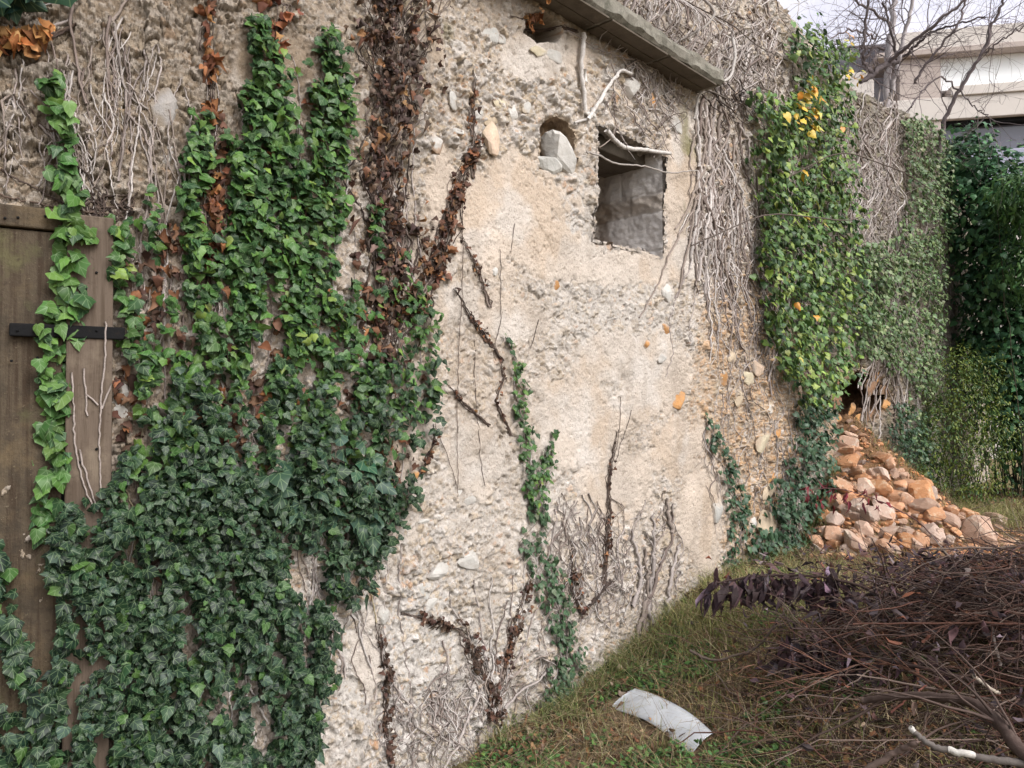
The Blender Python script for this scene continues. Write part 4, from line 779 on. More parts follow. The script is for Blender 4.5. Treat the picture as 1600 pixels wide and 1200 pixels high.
rt_ = empty('bare_vine', W(150., 790., .07, False), 'three thin pale stems climbing the door post below the hinge', 'bare vine')
tube_obj('stem', pp, M_stem, rt_, cols=[np.array((.34, .29, .27))] * len(pp))

# ------------------------------------------------------------------ building behind
def bpt(x, z, o=0.0):
    """point on the facade line (right end nearer), o metres in front"""
    d = np.array([.98, -.198]); n = np.array([-.198, -.98]); p = np.array([9.0, 16.0]) + d * x + n * o; return np.array([p[0], p[1], z])
def bbox(name, x0, x1, z0, z1, o0, o1, m, parent):
    V, Fq = boxmesh(bpt(x0, z0, o0), bpt(x1, 0, 0) - bpt(x0, 0, 0), bpt(0, 0, o1) - bpt(0, 0, o0), (0, 0, z1 - z0)); return bevel(meshobj(name, V, Fq, m, parent), .015)
M_beige = mat('beige_concrete', .85, .2, col=(.62, .57, .54), noise=((1.5, (.50, .45, .42), .45, .7, .5), (12, (.66, .62, .59), .55, .75, .4)), bump=((20, .2, .02),))
M_brown = mat('brown_band', .85, .2, col=(.48, .41, .38), noise=((2, (.32, .26, .24), .45, .7, .5),))
M_lav = mat('lilac_render', .6, .3, col=(.70, .72, .88), noise=((.4, (.86, .87, .93), .4, .65, .7),))
M_white = mat('white_panel', .5, .4, col=(.90, .92, .95))
M_glass = mat('grey_glass', .12, .6, col=(.12, .12, .16))
M_glz = mat('lilac_glass', .2, .5, col=(.34, .34, .46))
bl = empty('concrete_building', bpt(0, .3), 'modern pale concrete building with horizontal bands rising behind the wall', 'building')
def zb(v, Y=15.9): return float(EYE[2] + Y * (ray(1500., float(v))[2] / ray(1500., float(v))[1]))
Yr = 15.6
bbox('rear_wall', -8, 12, 0.2, 14, -6, -1.2, M_lav, bl)
bbox('upper_wall', -8, 12, zb(52), zb(-160), -1.2, -.25, M_lav, bl)
bbox('upper_slab', -.6, 12, zb(76), zb(46), -1.0, .05, M_beige, bl)
bbox('slab_edge', -1.0, 12, zb(85), zb(76), -1.0, .10, M_brown, bl)
bbox('white_panel', .38, 12, zb(136), zb(85), -1.0, -.2, M_white, bl)
bbox('lower_sill', .5, 12, zb(151), zb(136), -1.0, .05, M_beige, bl)
bbox('lower_slab', -1.6, 12, zb(186), zb(151), -1.0, .0, M_beige, bl)
bbox('column', -.5, .33, .2, zb(85), -1.2, -.04, M_brown, bl)
bbox('column', -2.2, -1.0, .2, zb(98), -1.2, -.1, M_beige, bl)
bbox('shadow_gap', -1.6, 12, zb(193), zb(186), -1.0, -.12, M_iron, bl)
bbox('glazing', -1.6, 12, zb(232), zb(193), -1.0, -.3, M_glass, bl)
bbox('glazing', -1.6, 12, zb(330), zb(232), -1.0, -.25, M_glz, bl)
bbox('ground_floor', -8, 12, .2, zb(330), -1.0, -.2, M_beige, bl)

# ------------------------------------------------------------------ bare tree
def grow(start, d, length, rad, depth, r, out, droop=0.0, spread=.75, wig=.16, kids=(3, 6), shrink=.55):
    n = max(5, int(length / .09)); n = min(n, 18); P = [np.array(start, float)]; d = np.array(d, float); d /= np.linalg.norm(d)
    for i in range(n):
        d = d + r.normal(0, wig, 3) + np.array([0, 0, -droop]); d /= np.linalg.norm(d); P.append(P[-1] + d * length / n)
    P = np.array(P); R_ = np.linspace(rad, rad * .35, len(P)); out.append((P, R_))
    if depth > 0:
        for _ in range(r.integers(*kids)):
            i = r.integers(max(1, int(n * .2)), n + 1); q = P[i] - P[i - 1]; q /= np.linalg.norm(q); q = q + r.normal(0, spread, 3)
            grow(P[i], q, length * shrink * r.uniform(.6, 1.3), max(R_[i] * .6, .0016), depth - 1, r, out, droop, spread, wig, kids, shrink)
tr = empty('bare_tree', at(1388., 560., 10.6) * np.array([1, 1, 0]), 'leafless grey tree with spreading fine twigs behind the top of the wall', 'tree')
r3 = np.random.default_rng(11)
def limb(pts, r0, r1):
    P = np.array([at(float(u), float(v), Y) for u, v, Y in pts]); t = np.linspace(0, 1, len(P)); tt = np.linspace(0, 1, max(10, len(P) * 6))
    Q = np.stack([np.interp(tt, t, P[:, k]) for k in range(3)], 1); Q = np.apply_along_axis(lambda c: np.convolve(np.pad(c, 2, 'edge'), np.ones(5) / 5, 'valid'), 0, Q) + r3.normal(0, .012, Q.shape)
    return Q, np.linspace(r0, r1, len(Q))
tk = [limb([(1385, 700, 10.6), (1384, 300, 10.6), (1384, 150, 10.6), (1388, 80, 10.6), (1394, 30, 10.6), (1398, -60, 10.6)], .06, .035), limb([(1386, 170, 10.6), (1400, 110, 10.5), (1412, 60, 10.4), (1425, 10, 10.3), (1432, -60, 10.2)], .036, .02)]
tube_obj('trunk', tk, M_stem, tr, 8, cols=[np.array((.46, .42, .43))] * 2)
mains = [limb(*a) for a in (([(1345, 130, 9.8), (1365, 115, 9.9), (1385, 100, 10.1), (1402, 94, 10.4)],   .035, .045), ([(1365, 117, 9.9), (1352, 100, 9.8), (1348, 80, 9.7), (1352, 40, 9.6), (1358, -10, 9.5)], .03, .015), ([(1385, 100, 10.2), (1420, 70, 9.8), (1470, 30, 9.4), (1520, -10, 9.2)], .03, .015), ([(1410, 92, 10.3), (1440, 60, 9.9), (1480, 42, 9.5), (1545, 25, 9.2)], .022, .01), ([(1462, 260, 9.5), (1475, 190, 9.4), (1500, 140, 9.3), (1535, 85, 9.2), (1560, 20, 9.1), (1572, -20, 9.0)], .03, .015), ([(1425, 135, 9.6), (1455, 90, 9.4), (1495, 40, 9.2), (1515, -10, 9.1)], .02, .012), ([(1400, 95, 10.3), (1392, 50, 10.1), (1380, 0, 10.0)], .02, .012), ([(1395, 40, 10.4), (1350, 10, 10.0), (1315, -20, 9.8)], .02, .012), ([(1370, 60, 10.2), (1330, 45, 9.9), (1295, 60, 9.6)], .016, .008), ([(1384, 75, 10.3), (1340, 75, 9.9), (1305, 70, 9.6)], .02, .008), ([(1500, 145, 9.3), (1470, 115, 9.2), (1440, 145, 9.1), (1420, 170, 9.0)], .012, .008), ([(1535, 85, 9.2), (1570, 60, 9.0), (1610, 35, 8.9)], .014, .007), ([(1498, 140, 9.3), (1520, 165, 9.1), (1545, 185, 9.0)], .01, .006))]
tw = list(mains)
for P_, R_ in mains + tk:
    for _ in range(10):
        i = r3.integers(3, len(P_)); q = P_[i] - P_[i - 1]; q /= np.linalg.norm(q)
        if P_[i][2] < 5.0: continue
        grow(P_[i], q + r3.normal(0, .7, 3), r3.uniform(.4, 1.1), max(.004, min(.008, R_[i] * .35)), 2, r3, tw, wig=.15, kids=(2, 5))
tube_obj('branches', tw, M_stem, tr, 5, cols=[np.array((.17, .14, .145)) * (.7 + .25 * (k % 3)) for k in range(len(tw))])

# ------------------------------------------------------------------ evergreen bushes on the right
def bush(name, label, lobes, n, size, palette, stems, cat, tiltup=.4, shape='ivy', flat=.85, scol=(.05, .045, .03)):
    c = np.mean([l[0] for l in lobes], 0); root = empty(name, (c[0], c[1], float(G(c[0], c[1]))), label, cat)
    w_ = np.array([l[1] * l[2] for l in lobes]); k = rng.choice(len(lobes), n, p=w_ / w_.sum())
    dirs = rng.normal(size=(n, 3)); dirs /= np.linalg.norm(dirs, axis=1, keepdims=True)
    rad = 1 - .45 * rng.random(n) ** 2 + .17 * rng.normal(size=n)
    Cc = np.array([l[0] for l in lobes])[k]; rr_ = np.stack([np.array([l[1] for l in lobes])[k], np.array([l[1] for l in lobes])[k] * flat, np.array([l[2] for l in lobes])[k]], 1)
    bump_ = 1 + .75 * (fbm(dirs[:, 0] * 3 + k, dirs[:, 2] * 3 + dirs[:, 1] * 2, 33, 3) - .5)
    pos = Cc + dirs * rr_ * (rad * bump_)[:, None]; ok = pos[:, 2] > G(pos[:, 0], pos[:, 1]) - .02; pos = pos[ok]; dirs = dirs[ok]; n = len(pos)
    N_ = dirs + np.array([0, 0, tiltup]) + rng.normal(0, .45, (n, 3)); tip = np.array([0, 0, -1.0]) + dirs * .4 + rng.normal(0, .5, (n, 3))
    leaves('foliage', pos, N_, tip, rng.uniform(*size, n), pal(n, *palette), M_leaf_far, root, shape, .2, uvs=False)
    ps = []
    for _ in range(stems):
        l = lobes[rng.integers(len(lobes))]; b = np.array([c[0] + rng.normal(0, .15), c[1] + rng.normal(0, .1), float(G(c[0], c[1])) - .05]); e = np.array(l[0]) + rng.normal(0, .3, 3) * np.array([l[1], l[1], l[2]])
        t = np.linspace(0, 1, 14)[:, None]; ps.append((b + (e - b) * t + rng.normal(0, .02, (14, 3)) * t, np.linspace(.007, .004, 14)))
    tube_obj('stem', ps, M_stem, root, 5, cols=[np.array(scol)] * len(ps))
    return root
def A3(u, v, Y): return tuple(at(float(u), float(v), Y))
EVG = ([(.055, .135, .062), (.075, .175, .075), (.034, .090, .046), (.11, .22, .09)], [4, 3, 4, 1.2])
bush('ivy_shrub', 'tall dark green ivy covered shrub at the right end of the wall', [(A3(1515, 265, 10.0), .42, .55), (A3(1500, 240, 10.2), .3, .4), (A3(1530, 340, 9.9), .5, .8), (A3(1560, 290, 9.8), .5, .55), (A3(1560, 440, 9.9), .55, 1.0), (A3(1585, 560, 9.9), .65, .9), (A3(1620, 400, 9.8), .9, 1.3), (A3(1650, 580, 9.7), .9, 1.0), (A3(1540, 520, 10.2), .45, .9), (A3(1600, 640, 9.6), .6, .6), (A3(1640, 700, 9.5), .7, .6)], 11000, (.06, .10), EVG, 26, 'shrub')
bush('leafy_bush', 'fresh green drooping bush in front of the dark shrub at the right edge', [(A3(1600, 300, 9.0), .42, .30), (A3(1585, 325, 9.1), .3, .2), (A3(1640, 340, 9.0), .5, .4), (A3(1610, 420, 9.1), .4, .4)], 2600, (.07, .13), ([(.065, .14, .045), (.095, .18, .055), (.04, .09, .035)], [3, 2, 2]), 4, 'bush', shape='lance')
bush('mossy_bush', 'yellow green mossy bush at the wall foot behind the rubble heap', [(A3(1490, 600, 9.0), .36, .40), (A3(1480, 680, 8.8), .36, .55), (A3(1520, 640, 9.0), .36, .55), (A3(1515, 720, 8.8), .38, .45), (A3(1455, 740, 8.7), .2, .4), (A3(1500, 565, 9.3), .25, .25), (A3(1450, 640, 9.2), .16, .5), (A3(1545, 590, 9.4), .3, .35), (A3(1560, 680, 8.9), .3, .4), (A3(1470, 770, 8.4), .3, .12), (A3(1535, 765, 8.4), .35, .16), (A3(1430, 755, 8.4), .14, .25)], 8500, (.024, .062), ([(.125, .165, .030), (.085, .135, .034), (.18, .21, .04), (.045, .09, .03)], [4, 4, 2, 3]), 30, 'bush', shape='lance', flat=.6)

# ------------------------------------------------------------------ stones of the heap
def ok_ground(p):
    s_ = np.interp(p[:, 0] / np.maximum(p[:, 1], .1), ratio, sv); return p[:, 1] < np.interp(s_, sv, py_) - .04
protos = []
for k in range(12):
    V, Fc = rock_verts(40 + k, 13, 3, .05); V = V * np.array([1, .8 + .02 * k, .62 + .02 * k])
    me = meshobj('tmp', V, Fc, M_rock); protos.append(me.data); bpy.data.objects.remove(me)
for me in protos: me.name = 'heap_stone'
SG_ = 'stones of the collapsed rubble heap'
def stone(p, rad, label, seed):
    r = np.random.default_rng(seed); o = bpy.data.objects.new('rubble_stone', protos[seed % 12]); o.location = p; o.rotation_euler = tuple(r.uniform(-.6, .6, 2)) + (r.uniform(0, 6.3),)
    o.scale = tuple(rad * r.uniform(.85, 1.2, 3)); C.objects.link(o); tag(o, label, 'stone', SG_); return o
BIG = [(1438, 773, 22, 'porous orange block standing at the right shoulder of the rubble heap'), (1525, 826, 27, 'large orange boulder at the far right foot of the rubble heap'), (1512, 805, 16, 'flat reddish stone lying on top of the large orange boulder'), (1552, 815, 14, 'small pale orange stone leaning on the right side of the large boulder'), (1336, 850, 22, 'wide pinkish block in the front row of the rubble heap'), (1302, 833, 17, 'long yellowish stone with a flat top in the front row'), (1354, 758, 18, 'square tan block in the middle of the rubble heap'), (1302, 707, 17, 'orange lump high on the left side of the heap by the ivy'), (1300, 732, 14, 'tan stone directly under the orange lump by the ivy'), (1322, 692, 15, 'flat cream slab lying near the top of the heap'), (1310, 780, 15, 'deep orange stone behind the red leaved twig'), (1355, 800, 20, 'knobbly golden stone in the centre front of the heap'), (1378, 742, 14, 'pale cream angular stone right of the square tan block'), (1428, 790, 13, 'white wedge shaped stone below the porous orange block'), (1304, 812, 14, 'pale triangular stone above the long yellowish stone'), (1270, 808, 9, 'small round orange stone at the left foot of the heap'), (1298, 850, 11, 'small yellow stone at the front left foot of the heap'), (1350, 826, 16, 'long reddish stone with a pale end in the front row'), (1385, 830, 14, 'brownish wedge standing near the middle of the front row'), (1460, 798, 15, 'pinkish stone right of the white wedge'), (1455, 830, 18, 'broad greyish pink slab at the middle right of the heap'), (1482, 800, 12, 'light stone left of the large orange boulder'), (1568, 850, 12, 'last pale grey stone at the right end of the heap')]
for k, (u, v, s_, lab) in enumerate(BIG):
    p = ghit(u, v + s_ * .5); d = np.linalg.norm(p - EYE); stone(p + np.array([0, 0, s_ * d / F * .35]), s_ * d / F * 1.22, lab, 500 + k)
n_s = 0; r4 = np.random.default_rng(5)
HP = [(1296, 640), (1330, 640), (1352, 690), (1420, 750), (1470, 785), (1560, 815), (1585, 862), (1470, 868), (1270, 868), (1262, 800), (1285, 720)]
while n_s < 235:
    u, v = r4.uniform(1255, 1590), r4.uniform(635, 870)
    if not inpoly(np.array([u]), np.array([v]), HP)[0]: continue
    p = ghit(u, v); d = np.linalg.norm(p - EYE); s_ = min(21, r4.lognormal(2.2, .5)); n_s += 1
    stone(p + np.array([0, 0, s_ * d / F * .25]), s_ * d / F * 1.08, 'rough tan limestone rubble lying loose among the stones of the heap', 1000 + n_s)

r5 = np.random.default_rng(9); cv_, cf_, o5 = [], [], 0
chips = [rock_verts(70 + k, 10, 2, .1) for k in range(6)]
for _ in range(2200):
    a = r5.uniform(0, 6.28); d = 1.55 * math.sqrt(r5.random()); x, y = AP[0] + d * math.cos(a), AP[1] + d * math.sin(a); p = np.array([[x, y]])
    if not ok_ground(p)[0]: continue
    V, Fc = chips[r5.integers(6)]; q_ = r5.uniform(0, 6.28); V = V * r5.lognormal(-3.85, .5) * np.array([1, .8, .6]); V = np.stack([V[:, 0] * math.cos(q_) - V[:, 1] * math.sin(q_), V[:, 0] * math.sin(q_) + V[:, 1] * math.cos(q_), V[:, 2]], 1)
    cv_.append(V + [x, y, float(G(x, y)) + .01]); cf_.append(Fc + o5); o5 += len(V)
tag(meshobj('rubble_chips', np.concatenate(cv_), np.concatenate(cf_), M_rock), kind='stuff')

# ------------------------------------------------------------------ white bent sheet on the grass
pa, pb = ghit(972, 1098), ghit(1098, 1172); ax = pb - pa; L_ = np.linalg.norm(ax); ax /= L_; sd = np.cross([0, 0, 1.0], ax); sd /= np.linalg.norm(sd); upv = np.cross(ax, sd); NX, NY = 28, 10
sx = np.linspace(0, 1, NX); sy = np.linspace(-1, 1, NY); V = []
for lay in (0.0, -.006):
    for a_ in sx:
        for b_ in sy:
            w_ = (.070 - .012 * a_ + .004 * math.sin(a_ * 9)) * b_; z_ = .035 + .026 * math.sin(math.pi * min(1, a_ * .95 + .03)) + .040 * b_ - .010 * b_ * b_ + .002 * math.sin(9 * a_ + 2 * b_) + lay
            V.append(pa + ax * (a_ * L_ * .98 + .01 + .012 * b_ * (1 - a_)) + sd * (w_ + .020 * math.sin(math.pi * a_)) + upv * z_)
V = np.array(V); idx = np.arange(2 * NX * NY).reshape(2, NX, NY)
def gq_(i): return np.stack([i[:-1, :-1], i[1:, :-1], i[1:, 1:], i[:-1, 1:]], -1).reshape(-1, 4)
q = [gq_(idx[0]), gq_(idx[1])[:, ::-1]]
for e0, e1 in ((idx[0, 0], idx[1, 0]), (idx[0, -1], idx[1, -1]), (idx[0, :, 0], idx[1, :, 0]), (idx[0, :, -1], idx[1, :, -1])): q.append(np.stack([e0[:-1], e1[:-1], e1[1:], e0[1:]], 1))
tag(meshobj('plastic_sheet', V, np.concatenate(q), M_plastic, smooth=True), 'bent white plastic strip lying on the grass at the wall foot', 'plastic sheet')
o_ = bpy.data.objects['plastic_sheet']; bevel(o_, .002, 1)

# ------------------------------------------------------------------ ground cover
def off_sheet(p):
    d_ = (pb - pa)[:2]; t_ = np.clip((p - pa[:2]) @ d_ / (d_ @ d_), 0, 1); return np.hypot(*(p - pa[:2] - t_[:, None] * d_).T) > .085
def scatter(n, box, dens, r=rng):
    out = []; t = 0
    for _ in range(80):
        x = r.uniform(box[0], box[1], 20000); y = r.uniform(box[2], box[3], 20000); p = np.stack([x, y], 1); k = (r.random(20000) < dens(x, y)) & ok_ground(p) & (off_sheet(p) | (r.random(20000) < .12)); out.append(p[k]); t += k.sum()
        if t > n: break
    return np.concatenate(out)[:n]
def blades(name, p, h, w, palette, kindlabel, lean=.5):
    n = len(p); z = G(p[:, 0], p[:, 1]); b = np.concatenate([p, z[:, None]], 1); a = rng.uniform(0, 6.28, n); hh = rng.uniform(*h, n); ww = rng.uniform(*w, n)
    side = np.stack([np.cos(a), np.sin(a), 0 * a], 1); ln = np.stack([-np.sin(a), np.cos(a), 0 * a], 1) * rng.normal(0, lean, (n, 1)) + side * rng.normal(0, lean * .7, (n, 1))
    up_ = np.array([0, 0, 1.0]); V = np.stack([b - side * ww[:, None], b + side * ww[:, None], b + (up_ + ln * .5) * (hh * .55)[:, None] + side * (ww * .8)[:, None], b + (up_ + ln * .5) * (hh * .55)[:, None] - side * (ww * .8)[:, None], b + (up_ * .9 + ln * 1.5) * hh[:, None] + side * (ww * .15)[:, None], b + (up_ * .9 + ln * 1.5) * hh[:, None] - side * (ww * .15)[:, None]], 1)
    q = np.array([[0, 1, 2, 3], [3, 2, 4, 5]]); Fq = (q[None] + (np.arange(n) * 6)[:, None, None]).reshape(-1, 4)
    return tag(meshobj(name, V.reshape(-1, 3), Fq, M_grass, cols=np.repeat(pal(n, *palette), 6, 0)), kind='stuff')
gd = lambda x, y: ss(.42, .62, fbm(x * 2.2, y * 2.2, 23, 4) + .25 * np.exp(-((x - 1.1) ** 2 + (y - 4.6) ** 2) / .6) + .2 * np.exp(-((x - .6) ** 2 + (y - 3.4) ** 2) / .3)) * (1 - .85 * np.exp(-(((x - 2.3) / .9) ** 2 + ((y - 3.2) / .7) ** 2))) + .03
blades('grass', scatter(11000, (-.2, 4.5, 2.2, 8.5), gd), (.03, .11), (.0012, .0028), ([(.14, .17, .05), (.24, .24, .08), (.09, .13, .04), (.38, .31, .17), (.26, .19, .11)], [3, 3, 2, 3.5, 2]), 'grass', .55)
blades('dry_grass', scatter(15000, (-.2, 6.5, 2.2, 10), lambda x, y: .3 * (1 - .9 * np.clip(1.7 * np.exp(-(((x - 2.2) / 1.0) ** 2 + ((y - 3.1) / .8) ** 2)), 0, 1))), (.03, .13), (.0010, .0022), ([(.34, .25, .14), (.25, .16, .09), (.42, .34, .21), (.15, .11, .07)], [3, 3, 2, 2]), 'grass', 1.1)
td = lambda x, y: np.exp(-((x - 1.35) ** 2 + (y - 4.75) ** 2) / .25) + .5 * np.exp(-((x - 1.9) ** 2 + (y - 4.6) ** 2) / .3) + .5 * np.exp(-((x - 5.2) ** 2 / .8 + (y - 8.0) ** 2 / .5))
blades('tall_grass', scatter(6800, (.3, 7.0, 3.2, 9.5), td), (.08, .22), (.0012, .0026), ([(.20, .22, .07), (.36, .32, .15), (.15, .18, .05), (.44, .36, .22)], [3, 3, 3, 2]), 'grass', .5)
def flatleaves(name, p, size, palette, shape, lift, label=None, curl=.2, up_=1.0, m=M_leaf_far):
    n = len(p); z = G(p[:, 0], p[:, 1]) + rng.uniform(*lift, n); pos = np.concatenate([p, z[:, None]], 1); N_ = np.array([0, 0, up_]) + rng.normal(0, .45, (n, 3)); tip = rng.normal(0, 1, (n, 3)) * np.array([1, 1, .3])
    return tag(leaves(name, pos, N_, tip, rng.uniform(*size, n), pal(n, *palette), m, None, shape, curl, uvs=False), kind='stuff')
wd = lambda x, y: ss(.50, .62, fbm(x * 3.2 + 5, y * 3.2, 41, 3) + .35 * np.exp(-((x - .45) ** 2 + (y - 3.25) ** 2) / .12) + .25 * np.exp(-((x - 1.0) ** 2 + (y - 3.3) ** 2) / .08) + .3 * np.exp(-((x - .15) ** 2 + (y - 3.3) ** 2) / .06) + .2 * np.exp(-((x - .9) ** 2 + (y - 4.4) ** 2) / .06)) * (1 - .97 * np.clip(1.6 * np.exp(-(((x - 2.35) / .85) ** 2 + ((y - 3.1) / .85) ** 2)), 0, 1))
flatleaves('ground_cover', scatter(11000, (-.2, 2.2, 2.4, 5.6), wd), (.016, .036), ([(.065, .15, .04), (.10, .20, .05), (.045, .105, .035)], [3, 2, 2]), 'oval', (.01, .06))
flatleaves('leaf_litter', scatter(11000, (-.3, 7.5, 2.2, 10.5), lambda x, y: .4 + .5 * ss(4.5, 5.5, x)), (.02, .05), ([(.25, .12, .06), (.15, .08, .05), (.34, .19, .10), (.10, .065, .05)], [3, 3, 1.5, 3]), 'oval', (.005, .03), curl=.7, m=M_dead)
blades('matted_straw', scatter(7500, (-.2, 2.6, 2.4, 5.6), lambda x, y: .5 + 0 * x), (.04, .14), (.0009, .002), ([(.36, .28, .16), (.24, .16, .09), (.44, .37, .24), (.14, .10, .065), (.18, .20, .07)], [3, 3, 2, 2, 2]), 'grass', 1.6)
flatleaves('fallen_leaves', scatter(3600, (-.2, 2.4, 2.4, 5.4), lambda x, y: .5 + 0 * x), (.015, .04), ([(.24, .12, .06), (.15, .085, .055), (.32, .19, .10), (.09, .06, .045), (.36, .27, .17)], [3, 3, 1.5, 3, 1.5]), 'oval', (.004, .03), curl=.8, m=M_dead)
def foot(x, y):
    s_ = np.interp(x / np.maximum(y, .1), ratio, sv); dd = np.interp(s_, sv, py_) - y; return np.exp(-(dd / .28) ** 2) * .9
flatleaves('wall_foot_litter', scatter(3600, (-.1, 3.2, 2.8, 7.0), foot), (.018, .05), ([(.16, .085, .05), (.10, .06, .045), (.26, .15, .08), (.30, .24, .17), (.05, .09, .03)], [3, 3, 1.5, 2, 2]), 'oval', (.005, .07), curl=.8, m=M_dead)
blades('wall_foot_grass', scatter(3800, (-.1, 3.2, 2.8, 7.0), lambda x, y: foot(x, y) * ss(.45, .6, fbm(x * 4, y * 4, 88, 3) + .05)), (.05, .20), (.0012, .0026), ([(.17, .20, .07), (.30, .27, .13), (.11, .16, .05), (.40, .33, .2)], [3, 3, 3, 2]), 'grass', .7)
# ------------------------------------------------------------------ brush pile
HC = np.array([2.25, 3.25])
def heap_top(x, y): return (.09 + .40 * np.exp(-(((x - 2.5) / .95) ** 2 + ((y - 3.3) / .65) ** 2))) * (1 - .9 * np.exp(-((x - 1.42) ** 2 + (y - 2.45) ** 2) / .05))
TW = []; twc = []
BR = [(.085, .050, .042), (.115, .068, .052), (.055, .036, .033), (.17, .125, .105), (.125, .058, .042)]
HOL = ghit(1495, 1135)
bp = scatter(4300, (.9, 4.6, 2.0, 5.0), lambda x, y: np.exp(-(((x - 2.4) / .85) ** 2 + ((y - 3.15) / .72) ** 2)) * (1 - .97 * np.exp(-((x - HOL[0]) ** 2 + (y - HOL[1]) ** 2) / .05)))
for x, y in bp:
    z = G(x, y) + rng.uniform(0, 1) * heap_top(x, y); a = rng.normal(math.pi * .95, .9); d = np.array([math.cos(a), math.sin(a) * .8, rng.normal(0.02, .3)]); L = rng.uniform(.08, .45); n = 7
    P_ = [np.array([x, y, z])]
    for i in range(n): d = d + rng.normal(0, .15, 3) + np.array([0, 0, -.02]); d /= np.linalg.norm(d); P_.append(P_[-1] + d * L / n)
    P_ = np.array(P_); P_[:, 2] = np.maximum(P_[:, 2], G(P_[:, 0], P_[:, 1]) + .004); r_ = .0009 + .0042 * rng.random() ** 2.6; TW.append((P_, np.linspace(r_, r_ * .5, n + 1))); twc.append(np.array(BR[rng.integers(5)]) * rng.uniform(.55, 1.15))
tag(tube_obj('twig_litter', TW, M_stem, None, 4, cols=twc), kind='stuff')
tw2 = []; c2_ = []
for x, y in scatter(2600, (-.1, 5.5, 2.3, 8), lambda x, y: .4 + 0 * x):
    a = rng.uniform(0, 6.28); L = rng.uniform(.06, .3); t = np.linspace(0, 1, 6)[:, None]; P_ = np.array([x, y, 0]) + t * L * np.array([math.cos(a), math.sin(a), 0]) + rng.normal(0, .008, (6, 3)); P_[:, 2] = G(P_[:, 0], P_[:, 1]) + rng.uniform(.005, .05) ; tw2.append((P_, np.linspace(.002, .0012, 6))); c2_.append(np.array(BR[rng.integers(5)]) * rng.uniform(.8, 1.9))
tag(tube_obj('dead_twigs', tw2, M_stem, None, 4, cols=c2_), kind='stuff')
flatleaves('dead_leaves', scatter(4600, (1.0, 4.6, 2.3, 5.2), lambda x, y: np.exp(-(((x - 2.7) / .75) ** 2 + ((y - 3.75) / .65) ** 2))), (.035, .085), ([(.085, .055, .062), (.12, .068, .06), (.05, .036, .04), (.20, .085, .055), (.20, .155, .17)], [3, 2, 4, .8, .8]), 'lance', (.02, .42), curl=.5, m=M_dead)
LEAFD = ([(.070, .042, .048), (.11, .062, .065), (.21, .16, .19), (.045, .030, .034)], [4, 3, 1.0, 4])
REDL = ([(.20, .035, .045), (.14, .03, .04)], [1, 1])
def cut_branch(label, pts, r0, r1, col, kids=10, leafn=0, leafsize=(.06, .11), lpal=LEAFD, seg=(0, 1), name='cut_branch', kl=(.15, .5), grp=None, hang=1.0, peel=()):
    P = np.array([at(float(u), float(v), Y) for u, v, Y in pts]); t = np.linspace(0, 1, len(P)); tt = np.linspace(0, 1, max(24, len(P) * 8))
    Q = np.stack([np.interp(tt, t, P[:, k]) for k in range(3)], 1); Q = np.apply_along_axis(lambda c: np.convolve(np.pad(c, 3, 'edge'), np.ones(7) / 7, 'valid'), 0, Q) + rng.normal(0, .0018, Q.shape)
    Q[:, 2] = np.maximum(Q[:, 2], G(Q[:, 0], Q[:, 1]) + r0 * .6)
    root = empty(name, Q[0], label, 'branch', grp); tube_obj('limb', [(Q, np.linspace(r0, r1, len(Q)))], M_stem, root, 7, cols=[np.array(col)])
    for a_, b_ in peel:
        i_, j_ = int(a_ * len(Q)), int(b_ * len(Q)); tube_obj('peeled_patch', [(Q[i_:j_] + np.array([-.0015, -.002, .003]), np.linspace(r0, r1, len(Q))[i_:j_] * (.97 + .05 * np.sin(np.linspace(0, 3.1, j_ - i_))))], M_stem, root, 7, cols=[np.array((.62, .58, .54))])
    tw = []
    for _ in range(kids):
        i = rng.integers(4, len(Q)); d = Q[i] - Q[i - 1]; d /= np.linalg.norm(d) + 1e-9
        grow(Q[i], d + rng.normal(0, .5, 3) + np.array([0, 0, .1]), rng.uniform(*kl), max(.0022, r1 * .5), 1, rng, tw, .02, .5, .12, (1, 4), .5)
    if tw: tube_obj('twigs', tw, M_stem, root, 4, cols=[np.array(col) * rng.uniform(.7, 1.3) for _ in tw])
    if leafn:
        i = rng.integers(int(seg[0] * len(Q)), max(int(seg[1] * len(Q)), int(seg[0] * len(Q)) + 2), leafn); i = np.clip(i, 0, len(Q) - 1)
        pos = Q[i] + rng.normal(0, .03, (leafn, 3)) + np.array([0, 0, -.01]) * rng.random((leafn, 1)) * 6; N_ = np.array([.2, -1, .2]) + rng.normal(0, .6, (leafn, 3)); tip = np.array([0, 0, -hang]) + rng.normal(0, .35, (leafn, 3))
        leaves('withered_leaves', pos, N_, tip, rng.uniform(*leafsize, leafn), pal(leafn, *lpal), M_dead, root, 'lance', .45, uvs=False)
    return root
cut_branch('long dark branch with drooping purple brown leaves along its tip, reaching left over the grass', [(1590, 1010, 3.2), (1500, 985, 3.4), (1440, 975, 3.5), (1370, 925, 3.7), (1300, 902, 3.85), (1220, 898, 4.0), (1165, 902, 4.05), (1115, 912, 4.1)], .010, .005, (.07, .045, .04), 8, 210, (.06, .14), seg=(.5, 1))
cut_branch('lower branch with a bunch of hanging dark leaves in the middle of the brush', [(1560, 1075, 2.9), (1450, 1045, 3.1), (1370, 1030, 3.3), (1280, 1000, 3.5), (1215, 1005, 3.6)], .009, .004, (.07, .045, .04), 8, 150, (.07, .14), seg=(.55, 1))
cut_branch('pale straight stick slanting up the right side of the brush', [(1565, 1050, 3.0), (1545, 960, 3.3), (1500, 890, 3.7), (1450, 830, 4.2)], .006, .003, (.24, .20, .18), 4)
